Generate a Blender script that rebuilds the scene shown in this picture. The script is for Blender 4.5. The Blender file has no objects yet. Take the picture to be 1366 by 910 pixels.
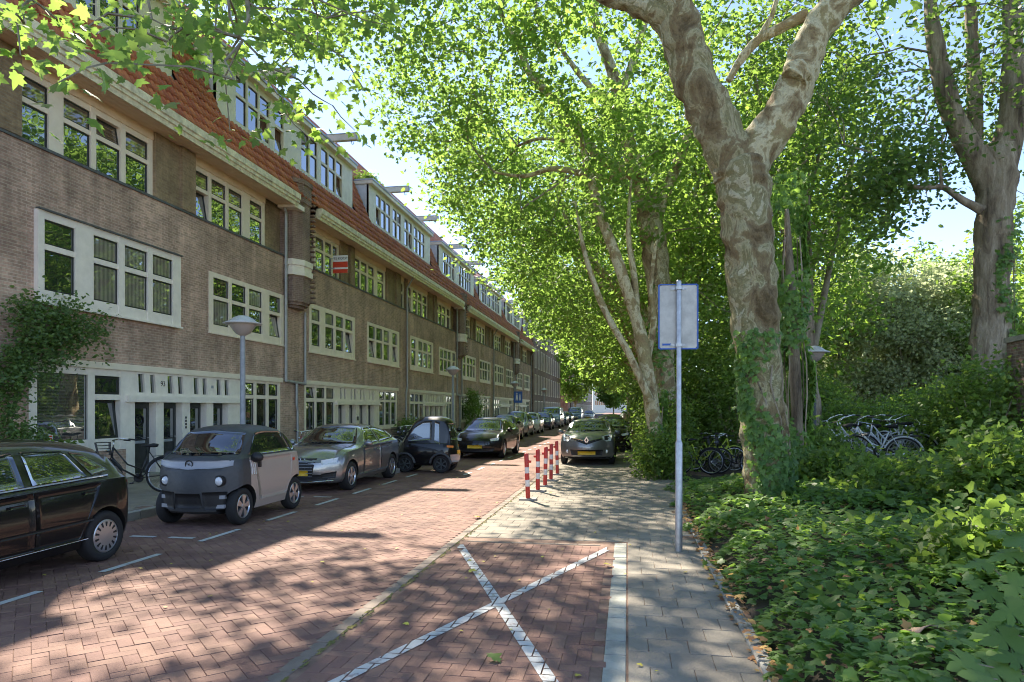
import bpy, bmesh, math, random
import numpy as np
from mathutils import Vector, Matrix
from mathutils.bvhtree import BVHTree
random.seed(7); rng = np.random.default_rng(7)
sc = bpy.context.scene
COL = sc.collection
PI = math.pi

# ------------------------------------------------------------------ camera, sky, sun, exposure
EYE = 1.8
YAW = math.atan(154/911)
SN, CS = math.sin(YAW), math.cos(YAW)
cam_data = bpy.data.cameras.new('camera'); cam_data.sensor_width = 36; cam_data.lens = 911/1366*36
cam_data.shift_y = 90/1366; cam_data.clip_end = 3000; cam_data.clip_start = 0.05
cam = bpy.data.objects.new('camera', cam_data); COL.objects.link(cam)
cam.location = (0, 0, EYE); cam.rotation_euler = (PI/2, 0, YAW)
sc.camera = cam
SUN = Vector((-7.5, 12.0, 13.0)).normalized()
sun_el = math.asin(SUN.z); sun_az = math.atan2(SUN.x, SUN.y)
w = bpy.data.worlds.new('World'); sc.world = w; w.use_nodes = True
nt = w.node_tree; nt.nodes.clear()
sky = nt.nodes.new('ShaderNodeTexSky'); sky.sky_type = 'NISHITA'; sky.sun_disc = False
sky.sun_elevation = sun_el; sky.sun_rotation = sun_az; sky.altitude = 1000; sky.air_density = 0.75; sky.dust_density = 0.1; sky.ozone_density = 5.0
bg = nt.nodes.new('ShaderNodeBackground'); bg.inputs['Strength'].default_value = 0.15
wo = nt.nodes.new('ShaderNodeOutputWorld')
wb = nt.nodes.new('ShaderNodeMix'); wb.data_type = 'RGBA'; wb.blend_type = 'MULTIPLY'; wb.inputs['Factor'].default_value = 1.0
wb.inputs['B'].default_value = (0.54, 0.43, 0.36, 1)             # white balance of the photograph
nt.links.new(sky.outputs[0], wb.inputs['A']); nt.links.new(wb.outputs['Result'], bg.inputs[0]); nt.links.new(bg.outputs[0], wo.inputs[0])
sd = bpy.data.lights.new('sun', 'SUN'); sd.energy = 2.0; sd.angle = math.radians(0.53); sd.color = (1, 0.90, 0.76)
so = bpy.data.objects.new('sun', sd); COL.objects.link(so)
so.rotation_euler = (-SUN).to_track_quat('-Z', 'Y').to_euler(); so.location = (-30, 40, 50)
sc.view_settings.view_transform = 'Standard'; sc.view_settings.look = 'None'
sc.view_settings.exposure = 2.82; sc.view_settings.gamma = 1.0
sc.cycles.max_bounces = 8; sc.cycles.diffuse_bounces = 5; sc.cycles.transmission_bounces = 4; sc.cycles.glossy_bounces = 3
sc.cycles.caustics_reflective = False; sc.cycles.caustics_refractive = False; sc.cycles.sample_clamp_indirect = 6.0
sc.cycles.use_denoising = True; sc.cycles.denoising_prefilter = 'FAST'
sc.cycles.pixel_filter_type = 'BLACKMAN_HARRIS'; sc.cycles.filter_width = 1.05

def at(px, py, Z):
    "world point at photograph pixel and depth"
    u = (px-683)/911; v = (545-py)/911
    return Vector((Z*(u*CS-SN), Z*(u*SN+CS), EYE+v*Z))
def project(x, y, z):
    Xc = x*CS+y*SN; Z = -x*SN+y*CS
    return 683+911*Xc/Z, 545-911*(z-EYE)/Z, Z

# ------------------------------------------------------------------ materials
M = {}
def mat(name, color, rough=0.6, metal=0.0, spec=0.5, var=0.0, scale=4.0, bump=0.0, bscale=40.0, col2=None, coat=0.0, emit=None, island=0.0, stain=0.0, worn=None):
    m = bpy.data.materials.new(name); m.use_nodes = True
    t = m.node_tree; b = t.nodes['Principled BSDF']
    b.inputs['Base Color'].default_value = (*color, 1); b.inputs['Roughness'].default_value = rough
    b.inputs['Metallic'].default_value = metal; b.inputs['Specular IOR Level'].default_value = spec
    b.inputs['Coat Weight'].default_value = coat; b.inputs['Coat Roughness'].default_value = 0.03
    src = None
    tc = t.nodes.new('ShaderNodeTexCoord')
    if var or col2:
        n = t.nodes.new('ShaderNodeTexNoise'); n.inputs['Scale'].default_value = scale; n.inputs['Detail'].default_value = 6
        n.inputs['Roughness'].default_value = 0.65
        t.links.new(tc.outputs['Object'], n.inputs['Vector'])
        r = t.nodes.new('ShaderNodeValToRGB')
        c2 = col2 if col2 else tuple(c*(1-var) for c in color)
        c1 = color if col2 else tuple(min(1, c*(1+var)) for c in color)
        r.color_ramp.elements[0].position = 0.35; r.color_ramp.elements[1].position = 0.65
        r.color_ramp.elements[0].color = (*c2, 1); r.color_ramp.elements[1].color = (*c1, 1)
        t.links.new(n.outputs['Fac'], r.inputs['Fac']); src = r.outputs['Color']
    if island:
        g = t.nodes.new('ShaderNodeNewGeometry'); oi = t.nodes.new('ShaderNodeObjectInfo')
        ad = t.nodes.new('ShaderNodeMath'); ad.operation = 'ADD'
        t.links.new(g.outputs['Random Per Island'], ad.inputs[0]); t.links.new(oi.outputs['Random'], ad.inputs[1])
        fr = t.nodes.new('ShaderNodeMath'); fr.operation = 'FRACT'; t.links.new(ad.outputs[0], fr.inputs[0])
        mr = t.nodes.new('ShaderNodeMapRange'); mr.inputs['To Min'].default_value = 1-island; mr.inputs['To Max'].default_value = 1+island
        t.links.new(fr.outputs[0], mr.inputs['Value'])
        hs = t.nodes.new('ShaderNodeHueSaturation')
        if src: t.links.new(src, hs.inputs['Color'])
        else: hs.inputs['Color'].default_value = (*color, 1)
        t.links.new(mr.outputs[0], hs.inputs['Value'])
        mh = t.nodes.new('ShaderNodeMapRange'); mh.inputs['To Min'].default_value = 0.5-island*0.05; mh.inputs['To Max'].default_value = 0.5+island*0.05
        t.links.new(fr.outputs[0], mh.inputs['Value']); t.links.new(mh.outputs[0], hs.inputs['Hue'])
        src = hs.outputs['Color']
    if stain or worn:
        g5 = t.nodes.new('ShaderNodeNewGeometry'); n5 = t.nodes.new('ShaderNodeTexNoise'); n5.inputs['Scale'].default_value = 0.8 if stain else 7; n5.inputs['Detail'].default_value = 8; n5.inputs['Roughness'].default_value = .68
        t.links.new(g5.outputs['Position'], n5.inputs['Vector'])
        if stain:
            r5 = t.nodes.new('ShaderNodeMapRange'); r5.inputs['From Min'].default_value = .32; r5.inputs['From Max'].default_value = .6; r5.inputs['To Min'].default_value = 1-stain; r5.inputs['To Max'].default_value = 1.06
            t.links.new(n5.outputs['Fac'], r5.inputs['Value']); h5 = t.nodes.new('ShaderNodeHueSaturation'); t.links.new(r5.outputs[0], h5.inputs['Value'])
            if src: t.links.new(src, h5.inputs['Color'])
            else: h5.inputs['Color'].default_value = (*color, 1)
            src = h5.outputs['Color']
        else:
            r5 = t.nodes.new('ShaderNodeValToRGB'); r5.color_ramp.elements[0].position = .36; r5.color_ramp.elements[1].position = .46
            r5.color_ramp.elements[0].color = (*worn, 1); r5.color_ramp.elements[1].color = (*color, 1); t.links.new(n5.outputs['Fac'], r5.inputs['Fac']); src = r5.outputs['Color']
    if src: t.links.new(src, b.inputs['Base Color'])
    if bump:
        n2 = t.nodes.new('ShaderNodeTexNoise'); n2.inputs['Scale'].default_value = bscale; n2.inputs['Detail'].default_value = 4
        t.links.new(tc.outputs['Object'], n2.inputs['Vector'])
        bp = t.nodes.new('ShaderNodeBump'); bp.inputs['Strength'].default_value = bump; bp.inputs['Distance'].default_value = 0.02
        t.links.new(n2.outputs['Fac'], bp.inputs['Height']); t.links.new(bp.outputs[0], b.inputs['Normal'])
    M[name] = m
    return m

def brick_mat(name, c1, c2, mortar, bw=0.22, rh=0.066, ms=0.009, stain=0.35):
    m = bpy.data.materials.new(name); m.use_nodes = True; t = m.node_tree; b = t.nodes['Principled BSDF']
    b.inputs['Roughness'].default_value = 0.85; b.inputs['Specular IOR Level'].default_value = 0.25
    g = t.nodes.new('ShaderNodeNewGeometry'); sx = t.nodes.new('ShaderNodeSeparateXYZ'); t.links.new(g.outputs['Position'], sx.inputs[0])
    ad = t.nodes.new('ShaderNodeMath'); ad.operation = 'ADD'; t.links.new(sx.outputs[0], ad.inputs[0]); t.links.new(sx.outputs[1], ad.inputs[1])
    cx = t.nodes.new('ShaderNodeCombineXYZ'); t.links.new(ad.outputs[0], cx.inputs[0]); t.links.new(sx.outputs[2], cx.inputs[1])
    br = t.nodes.new('ShaderNodeTexBrick'); t.links.new(cx.outputs[0], br.inputs['Vector'])
    br.inputs['Scale'].default_value = 1; br.inputs['Brick Width'].default_value = bw; br.inputs['Row Height'].default_value = rh
    br.inputs['Mortar Size'].default_value = ms; br.inputs['Mortar Smooth'].default_value = 0.3; br.inputs['Bias'].default_value = 0
    br.inputs['Color1'].default_value = (*c1, 1); br.inputs['Color2'].default_value = (*c2, 1); br.inputs['Mortar'].default_value = (*mortar, 1)
    n = t.nodes.new('ShaderNodeTexNoise'); n.inputs['Scale'].default_value = 0.9; n.inputs['Detail'].default_value = 8; n.inputs['Roughness'].default_value = 0.7
    t.links.new(g.outputs['Position'], n.inputs['Vector'])
    mr = t.nodes.new('ShaderNodeMapRange'); mr.inputs['From Min'].default_value = 0.3; mr.inputs['From Max'].default_value = 0.7
    mr.inputs['To Min'].default_value = 1-stain; mr.inputs['To Max'].default_value = 1+stain; t.links.new(n.outputs['Fac'], mr.inputs['Value'])
    n3 = t.nodes.new('ShaderNodeTexNoise'); n3.inputs['Scale'].default_value = 14; n3.inputs['Detail'].default_value = 3
    t.links.new(cx.outputs[0], n3.inputs['Vector'])
    mr3 = t.nodes.new('ShaderNodeMapRange'); mr3.inputs['To Min'].default_value = 0.6; mr3.inputs['To Max'].default_value = 1.4; t.links.new(n3.outputs['Fac'], mr3.inputs['Value'])
    mu = t.nodes.new('ShaderNodeMath'); mu.operation = 'MULTIPLY'; t.links.new(mr.outputs[0], mu.inputs[0]); t.links.new(mr3.outputs[0], mu.inputs[1])
    mp = t.nodes.new('ShaderNodeMapping'); mp.inputs['Scale'].default_value = (2.6, .22, 1); t.links.new(cx.outputs[0], mp.inputs['Vector'])
    n4 = t.nodes.new('ShaderNodeTexNoise'); n4.inputs['Scale'].default_value = 1; n4.inputs['Detail'].default_value = 5; t.links.new(mp.outputs[0], n4.inputs['Vector'])
    mr4 = t.nodes.new('ShaderNodeMapRange'); mr4.inputs['From Min'].default_value = .3; mr4.inputs['From Max'].default_value = .7; mr4.inputs['To Min'].default_value = .74; mr4.inputs['To Max'].default_value = 1.18; t.links.new(n4.outputs['Fac'], mr4.inputs['Value'])
    mu2 = t.nodes.new('ShaderNodeMath'); mu2.operation = 'MULTIPLY'; t.links.new(mu.outputs[0], mu2.inputs[0]); t.links.new(mr4.outputs[0], mu2.inputs[1]); mu = mu2
    hs = t.nodes.new('ShaderNodeHueSaturation'); t.links.new(br.outputs['Color'], hs.inputs['Color']); t.links.new(mu.outputs[0], hs.inputs['Value'])
    t.links.new(hs.outputs[0], b.inputs['Base Color'])
    bp = t.nodes.new('ShaderNodeBump'); bp.inputs['Strength'].default_value = 0.6; bp.inputs['Distance'].default_value = 0.01; bp.invert = True
    t.links.new(br.outputs['Fac'], bp.inputs['Height']); t.links.new(bp.outputs[0], b.inputs['Normal'])
    M[name] = m

def glass_mat(name, base=(0.02, 0.024, 0.026), mix=0.25, tint=(0.9, 0.95, 1.0), rough=0.015, wav=0.0, folds=None):
    m = bpy.data.materials.new(name); m.use_nodes = True; t = m.node_tree
    b = t.nodes['Principled BSDF']; b.inputs['Base Color'].default_value = (*base, 1); b.inputs['Roughness'].default_value = rough
    b.inputs['Specular IOR Level'].default_value = 0.6
    if folds:                                                # curtains or blinds hanging behind the pane
        axis, per, dark = folds
        g0 = t.nodes.new('ShaderNodeNewGeometry'); sp_ = t.nodes.new('ShaderNodeSeparateXYZ'); t.links.new(g0.outputs['Position'], sp_.inputs[0])
        m0 = t.nodes.new('ShaderNodeMath'); m0.operation = 'MULTIPLY'; m0.inputs[1].default_value = 6.283/per; t.links.new(sp_.outputs[axis], m0.inputs[0])
        m1 = t.nodes.new('ShaderNodeMath'); m1.operation = 'SINE'; t.links.new(m0.outputs[0], m1.inputs[0])
        n0 = t.nodes.new('ShaderNodeTexNoise'); n0.inputs['Scale'].default_value = 2.2; t.links.new(g0.outputs['Position'], n0.inputs['Vector'])
        m2 = t.nodes.new('ShaderNodeMath'); m2.operation = 'MULTIPLY_ADD'; m2.inputs[1].default_value = .35; t.links.new(m1.outputs[0], m2.inputs[0]); t.links.new(n0.outputs['Fac'], m2.inputs[2])
        r0 = t.nodes.new('ShaderNodeValToRGB'); r0.color_ramp.elements[0].position = .2; r0.color_ramp.elements[1].position = .85
        r0.color_ramp.elements[0].color = (*[c*dark for c in base], 1); r0.color_ramp.elements[1].color = (*base, 1)
        t.links.new(m2.outputs[0], r0.inputs['Fac']); t.links.new(r0.outputs[0], b.inputs['Base Color'])
    gl = t.nodes.new('ShaderNodeBsdfGlossy'); gl.inputs['Roughness'].default_value = rough; gl.inputs['Color'].default_value = (*tint, 1)
    mx = t.nodes.new('ShaderNodeMixShader'); mx.inputs[0].default_value = mix
    t.links.new(b.outputs[0], mx.inputs[1]); t.links.new(gl.outputs[0], mx.inputs[2])
    t.links.new(mx.outputs[0], t.nodes['Material Output'].inputs['Surface'])
    if wav:
        g = t.nodes.new('ShaderNodeNewGeometry')
        n = t.nodes.new('ShaderNodeTexNoise'); n.inputs['Scale'].default_value = 3.0; n.inputs['Detail'].default_value = 1
        t.links.new(g.outputs['Position'], n.inputs['Vector'])
        bp = t.nodes.new('ShaderNodeBump'); bp.inputs['Strength'].default_value = wav; bp.inputs['Distance'].default_value = 0.02
        t.links.new(n.outputs['Fac'], bp.inputs['Height'])
        t.links.new(bp.outputs[0], b.inputs['Normal']); t.links.new(bp.outputs[0], gl.inputs['Normal'])
    M[name] = m

def leaf_mat(name, c1, c2, trans, tw=0.45, gloss=0.35):
    m = bpy.data.materials.new(name); m.use_nodes = True; t = m.node_tree
    b = t.nodes['Principled BSDF']; b.inputs['Roughness'].default_value = 0.5; b.inputs['Specular IOR Level'].default_value = gloss
    g = t.nodes.new('ShaderNodeNewGeometry'); r = t.nodes.new('ShaderNodeValToRGB')
    r.color_ramp.elements[0].color = (*c1, 1); r.color_ramp.elements[1].color = (*c2, 1)
    t.links.new(g.outputs['Random Per Island'], r.inputs['Fac']); t.links.new(r.outputs[0], b.inputs['Base Color'])
    tr = t.nodes.new('ShaderNodeBsdfTranslucent')
    r2 = t.nodes.new('ShaderNodeValToRGB')
    r2.color_ramp.elements[0].color = (*[c*0.75 for c in trans], 1); r2.color_ramp.elements[1].color = (*[c*1.25 for c in trans], 1)
    t.links.new(g.outputs['Random Per Island'], r2.inputs['Fac']); t.links.new(r2.outputs[0], tr.inputs['Color'])
    mx = t.nodes.new('ShaderNodeMixShader'); mx.inputs[0].default_value = tw
    t.links.new(b.outputs[0], mx.inputs[1]); t.links.new(tr.outputs[0], mx.inputs[2])
    t.links.new(mx.outputs[0], t.nodes['Material Output'].inputs['Surface'])
    M[name] = m

def bark_mat(name, cols, scale, vstretch, bump):
    m = bpy.data.materials.new(name); m.use_nodes = True; t = m.node_tree; b = t.nodes['Principled BSDF']
    b.inputs['Roughness'].default_value = 0.85; b.inputs['Specular IOR Level'].default_value = 0.2
    g = t.nodes.new('ShaderNodeNewGeometry'); mp = t.nodes.new('ShaderNodeMapping'); mp.inputs['Scale'].default_value = (1, 1, vstretch)
    t.links.new(g.outputs['Position'], mp.inputs['Vector'])
    n = t.nodes.new('ShaderNodeTexNoise'); n.inputs['Scale'].default_value = scale; n.inputs['Detail'].default_value = 7; n.inputs['Roughness'].default_value = 0.62; n.inputs['Distortion'].default_value = 0.6
    t.links.new(mp.outputs[0], n.inputs['Vector'])
    r = t.nodes.new('ShaderNodeValToRGB'); e = r.color_ramp.elements
    e[0].position = cols[0][0]; e[0].color = (*cols[0][1], 1); e[1].position = cols[-1][0]; e[1].color = (*cols[-1][1], 1)
    for p, c in cols[1:-1]:
        k = e.new(p); k.color = (*c, 1)
    t.links.new(n.outputs['Fac'], r.inputs['Fac'])
    n2 = t.nodes.new('ShaderNodeTexNoise'); n2.inputs['Scale'].default_value = scale*11; n2.inputs['Detail'].default_value = 5; n2.inputs['Roughness'].default_value = 0.7
    t.links.new(mp.outputs[0], n2.inputs['Vector'])
    mr = t.nodes.new('ShaderNodeMapRange'); mr.inputs['To Min'].default_value = 0.45; mr.inputs['To Max'].default_value = 1.5; t.links.new(n2.outputs['Fac'], mr.inputs['Value'])
    hs = t.nodes.new('ShaderNodeHueSaturation'); t.links.new(r.outputs[0], hs.inputs['Color']); t.links.new(mr.outputs[0], hs.inputs['Value'])
    t.links.new(hs.outputs[0], b.inputs['Base Color'])
    bp = t.nodes.new('ShaderNodeBump'); bp.inputs['Strength'].default_value = bump; bp.inputs['Distance'].default_value = 0.05
    ad = t.nodes.new('ShaderNodeMath'); ad.operation = 'ADD'; t.links.new(n.outputs['Fac'], ad.inputs[0]); t.links.new(n2.outputs['Fac'], ad.inputs[1])
    t.links.new(ad.outputs[0], bp.inputs['Height']); t.links.new(bp.outputs[0], b.inputs['Normal'])
    M[name] = m

brick_mat('facade_brick', (0.38, 0.245, 0.185), (0.54, 0.355, 0.27), (0.54, 0.44, 0.34))
brick_mat('dark_brick', (0.20, 0.13, 0.10), (0.27, 0.18, 0.13), (0.28, 0.22, 0.17))
brick_mat('red_brick', (0.36, 0.14, 0.09), (0.42, 0.18, 0.12), (0.4, 0.34, 0.28))
brick_mat('pier_brick', (0.215, 0.14, 0.115), (0.30, 0.20, 0.16), (0.33, 0.27, 0.22))
brick_mat('pillar_brick', (0.26, 0.18, 0.105), (0.34, 0.24, 0.14), (0.30, 0.24, 0.17))
mat('cream_paint', (0.86, 0.76, 0.61), 0.55, var=0.06, scale=3)
mat('white_paint', (0.88, 0.81, 0.71), 0.5, var=0.07, scale=4)
mat('gutter_paint', (0.74, 0.68, 0.50), 0.6, var=0.28, scale=5)
mat('soffit_paint', (0.80, 0.62, 0.43), 0.6, var=0.06, scale=3)
mat('dormer_paint', (0.80, 0.75, 0.60), 0.55, var=0.1, scale=3)
mat('sash_dark', (0.02, 0.024, 0.022), 0.4)
mat('door_dark', (0.035, 0.04, 0.038), 0.45, var=0.2, scale=6)
mat('zinc', (0.42, 0.46, 0.52), 0.45, metal=0.5, var=0.12, scale=5)
mat('pipe_grey', (0.36, 0.36, 0.36), 0.5, metal=0.3, var=0.12, scale=8)
mat('cheek_paint', (0.62, 0.66, 0.70), 0.5, var=0.08, scale=3)
mat('lead', (0.10, 0.105, 0.11), 0.6, var=0.2, scale=10)
mat('roof_tile', (0.52, 0.155, 0.065), 0.6, col2=(0.34, 0.115, 0.06), scale=2.5, island=0.18, bump=0.2, bscale=30)
mat('roof_under', (0.12, 0.05, 0.03), 0.9)
glass_mat('window_glass', mix=0.30, wav=0.10)
glass_mat('curtain_glass', base=(0.30, 0.275, 0.23), mix=0.2, wav=0.08, folds=(1, .13, .55))
glass_mat('shop_glass', base=(0.16, 0.16, 0.14), mix=0.42, wav=0.06, folds=(2, .07, .3))
glass_mat('cabin_glass', base=(0.05, 0.05, 0.05), mix=0.14)
glass_mat('blind_glass', base=(0.20, 0.15, 0.105), mix=0.10, wav=0.05, folds=(2, .09, .45))
glass_mat('red_glass', base=(0.30, 0.035, 0.03), mix=0.08)
glass_mat('car_glass', base=(0.012, 0.014, 0.016), mix=0.16)
mat('road_brick', (0.285, 0.165, 0.125), 0.8, spec=0.25, col2=(0.235, 0.138, 0.108), scale=1.3, island=0.13, bump=0.35, bscale=60, stain=0.38)
mat('pavement_slab', (0.335, 0.295, 0.235), 0.85, spec=0.25, col2=(0.28, 0.25, 0.20), scale=1.5, island=0.06, bump=0.3, bscale=50, stain=0.3)
mat('kerb_stone', (0.33, 0.32, 0.28), 0.85, var=0.16, scale=3, island=0.10, bump=0.3, bscale=50)
mat('gutter_stone', (0.25, 0.20, 0.155), 0.85, var=0.2, scale=3, island=0.12, bump=0.3, bscale=50)
mat('pale_block', (0.40, 0.40, 0.335), 0.8, var=0.14, scale=5, island=0.08, bump=0.2, bscale=60, stain=0.3)
mat('line_paint', (0.56, 0.57, 0.54), 0.75, worn=(0.36, 0.31, 0.28))
mat('joint_sand', (0.24, 0.155, 0.11), 0.95, var=0.35, scale=3)
mat('soil', (0.055, 0.042, 0.028), 0.95, var=0.4, scale=3, bump=0.5, bscale=12)
mat('grass_ground', (0.06, 0.075, 0.03), 0.95, var=0.4, scale=2)
mat('moss', (0.28, 0.23, 0.06), 0.9, col2=(0.10, 0.12, 0.04), scale=8)
mat('rubber', (0.018, 0.018, 0.019), 0.8)
mat('black_plastic', (0.015, 0.015, 0.016), 0.55)
mat('dark_matte', (0.05, 0.054, 0.058), 0.5, var=0.1, scale=20, bump=0.1, bscale=200)
mat('rim_silver', (0.55, 0.56, 0.58), 0.3, metal=0.85)
mat('chrome', (0.75, 0.76, 0.78), 0.12, metal=1.0)
mat('lamp_clear', (0.75, 0.78, 0.80), 0.12, spec=0.8, coat=0.8)
mat('lamp_red', (0.35, 0.02, 0.02), 0.2, coat=0.6)
mat('lamp_orange', (0.6, 0.2, 0.02), 0.25, coat=0.6)
mat('plate_yellow', (0.72, 0.46, 0.03), 0.45)
mat('plate_white', (0.75, 0.75, 0.75), 0.45)
mat('paint_black', (0.006, 0.006, 0.007), 0.3, spec=0.2, coat=0.7)
mat('paint_silver', (0.27, 0.275, 0.28), 0.28, metal=0.75, coat=1.0)
mat('paint_greige', (0.40, 0.335, 0.285), 0.45, coat=0.25)
mat('paint_grey', (0.22, 0.225, 0.225), 0.3, metal=0.6, coat=1.0)
mat('paint_lightblue', (0.34, 0.38, 0.42), 0.28, metal=0.6, coat=1.0)
mat('paint_white', (0.62, 0.63, 0.64), 0.3, coat=0.9)
mat('paint_blue', (0.035, 0.06, 0.13), 0.25, metal=0.2, coat=1.0)
mat('paint_vanblue', (0.16, 0.23, 0.33), 0.3, metal=0.2, coat=0.9)
mat('fascia_grey', (0.33, 0.34, 0.36), 0.35, coat=0.3)
mat('galvanised', (0.44, 0.45, 0.46), 0.42, metal=0.75, var=0.15, scale=15)
mat('sign_back', (0.46, 0.45, 0.41), 0.45, metal=0.3, var=0.16, scale=6)  # tone noise paints in faint stains and tree shadow on the plate
mat('sign_blue', (0.02, 0.10, 0.42), 0.45)
mat('sign_white', (0.8, 0.8, 0.8), 0.45)
mat('sign_red', (0.62, 0.06, 0.025), 0.45)
mat('print_black', (0.02, 0.02, 0.02), 0.6)
mat('bollard_red', (0.52, 0.045, 0.03), 0.5, var=0.2, scale=12)
mat('bollard_white', (0.72, 0.70, 0.66), 0.5, var=0.14, scale=15)
mat('concrete', (0.36, 0.33, 0.28), 0.9, var=0.2, scale=5)
mat('lamp_pole', (0.28, 0.30, 0.32), 0.5, var=0.15, scale=8)
mat('lamp_pole_dark', (0.05, 0.06, 0.06), 0.5)
mat('lamp_head', (0.55, 0.56, 0.55), 0.4, var=0.05)
mat('lamp_bowl', (0.42, 0.36, 0.32), 0.3, coat=0.4)
mat('bike_black', (0.015, 0.015, 0.016), 0.4, coat=0.3)
mat('bike_yellow', (0.45, 0.55, 0.03), 0.4, coat=0.5)
mat('bike_white', (0.62, 0.65, 0.68), 0.35, coat=0.5)
mat('bike_blue', (0.20, 0.32, 0.50), 0.35, coat=0.5)
mat('bike_red', (0.30, 0.04, 0.04), 0.4, coat=0.5)
mat('saddle_pink', (0.50, 0.34, 0.34), 0.6)
mat('wood_crate', (0.40, 0.29, 0.17), 0.75, var=0.25, scale=6)
mat('tarp', (0.50, 0.50, 0.49), 0.5, var=0.1, scale=3)
mat('cardboard', (0.46, 0.31, 0.21), 0.8, var=0.12, scale=6)
mat('branch_bark', (0.16, 0.13, 0.09), 0.85, col2=(0.30, 0.27, 0.19), scale=3)
mat('dead_leaf', (0.40, 0.21, 0.07), 0.8, island=0.4)
mat('yellow_leaf', (0.50, 0.42, 0.06), 0.7, island=0.3)
bark_mat('plane_bark', [(0.34, (0.14, 0.10, 0.05)), (0.43, (0.27, 0.205, 0.11)), (0.48, (0.30, 0.245, 0.13)), (0.495, (0.46, 0.41, 0.25)), (0.54, (0.43, 0.39, 0.22)), (0.555, (0.28, 0.25, 0.125)), (0.60, (0.33, 0.30, 0.155)), (0.615, (0.58, 0.54, 0.36)), (0.72, (0.50, 0.46, 0.29))], 2.6, 0.6, 1.0)
bark_mat('limb_bark', [(0.36, (0.20, 0.14, 0.07)), (0.44, (0.38, 0.31, 0.17)), (0.48, (0.56, 0.51, 0.32)), (0.54, (0.52, 0.46, 0.28)), (0.555, (0.34, 0.29, 0.14)), (0.64, (0.30, 0.22, 0.11))], 2.4, 0.8, 0.6)
bark_mat('rough_bark', [(0.32, (0.13, 0.10, 0.07)), (0.48, (0.33, 0.27, 0.19)), (0.66, (0.50, 0.43, 0.32))], 5.0, 0.16, 1.0)
leaf_mat('plane_leaf', (0.065, 0.125, 0.035), (0.13, 0.195, 0.06), (0.36, 0.56, 0.10), 0.58)
leaf_mat('park_leaf', (0.06, 0.12, 0.03), (0.11, 0.18, 0.045), (0.38, 0.58, 0.085), 0.5)
leaf_mat('poplar_leaf', (0.05, 0.10, 0.028), (0.10, 0.16, 0.045), (0.24, 0.40, 0.07), 0.4)
leaf_mat('willow_leaf', (0.26, 0.31, 0.17), (0.44, 0.49, 0.29), (0.62, 0.70, 0.38), 0.55)
leaf_mat('shrub_leaf', (0.07, 0.13, 0.03), (0.15, 0.22, 0.05), (0.34, 0.52, 0.08), 0.45)
leaf_mat('ivy_leaf', (0.07, 0.16, 0.04), (0.18, 0.29, 0.075), (0.38, 0.62, 0.10), 0.42, 0.5)
leaf_mat('maple_leaf', (0.10, 0.19, 0.045), (0.16, 0.26, 0.07), (0.30, 0.48, 0.06), 0.35)
leaf_mat('rose_leaf', (0.06, 0.12, 0.035), (0.12, 0.19, 0.05), (0.24, 0.40, 0.06), 0.3, 0.5)

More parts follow.
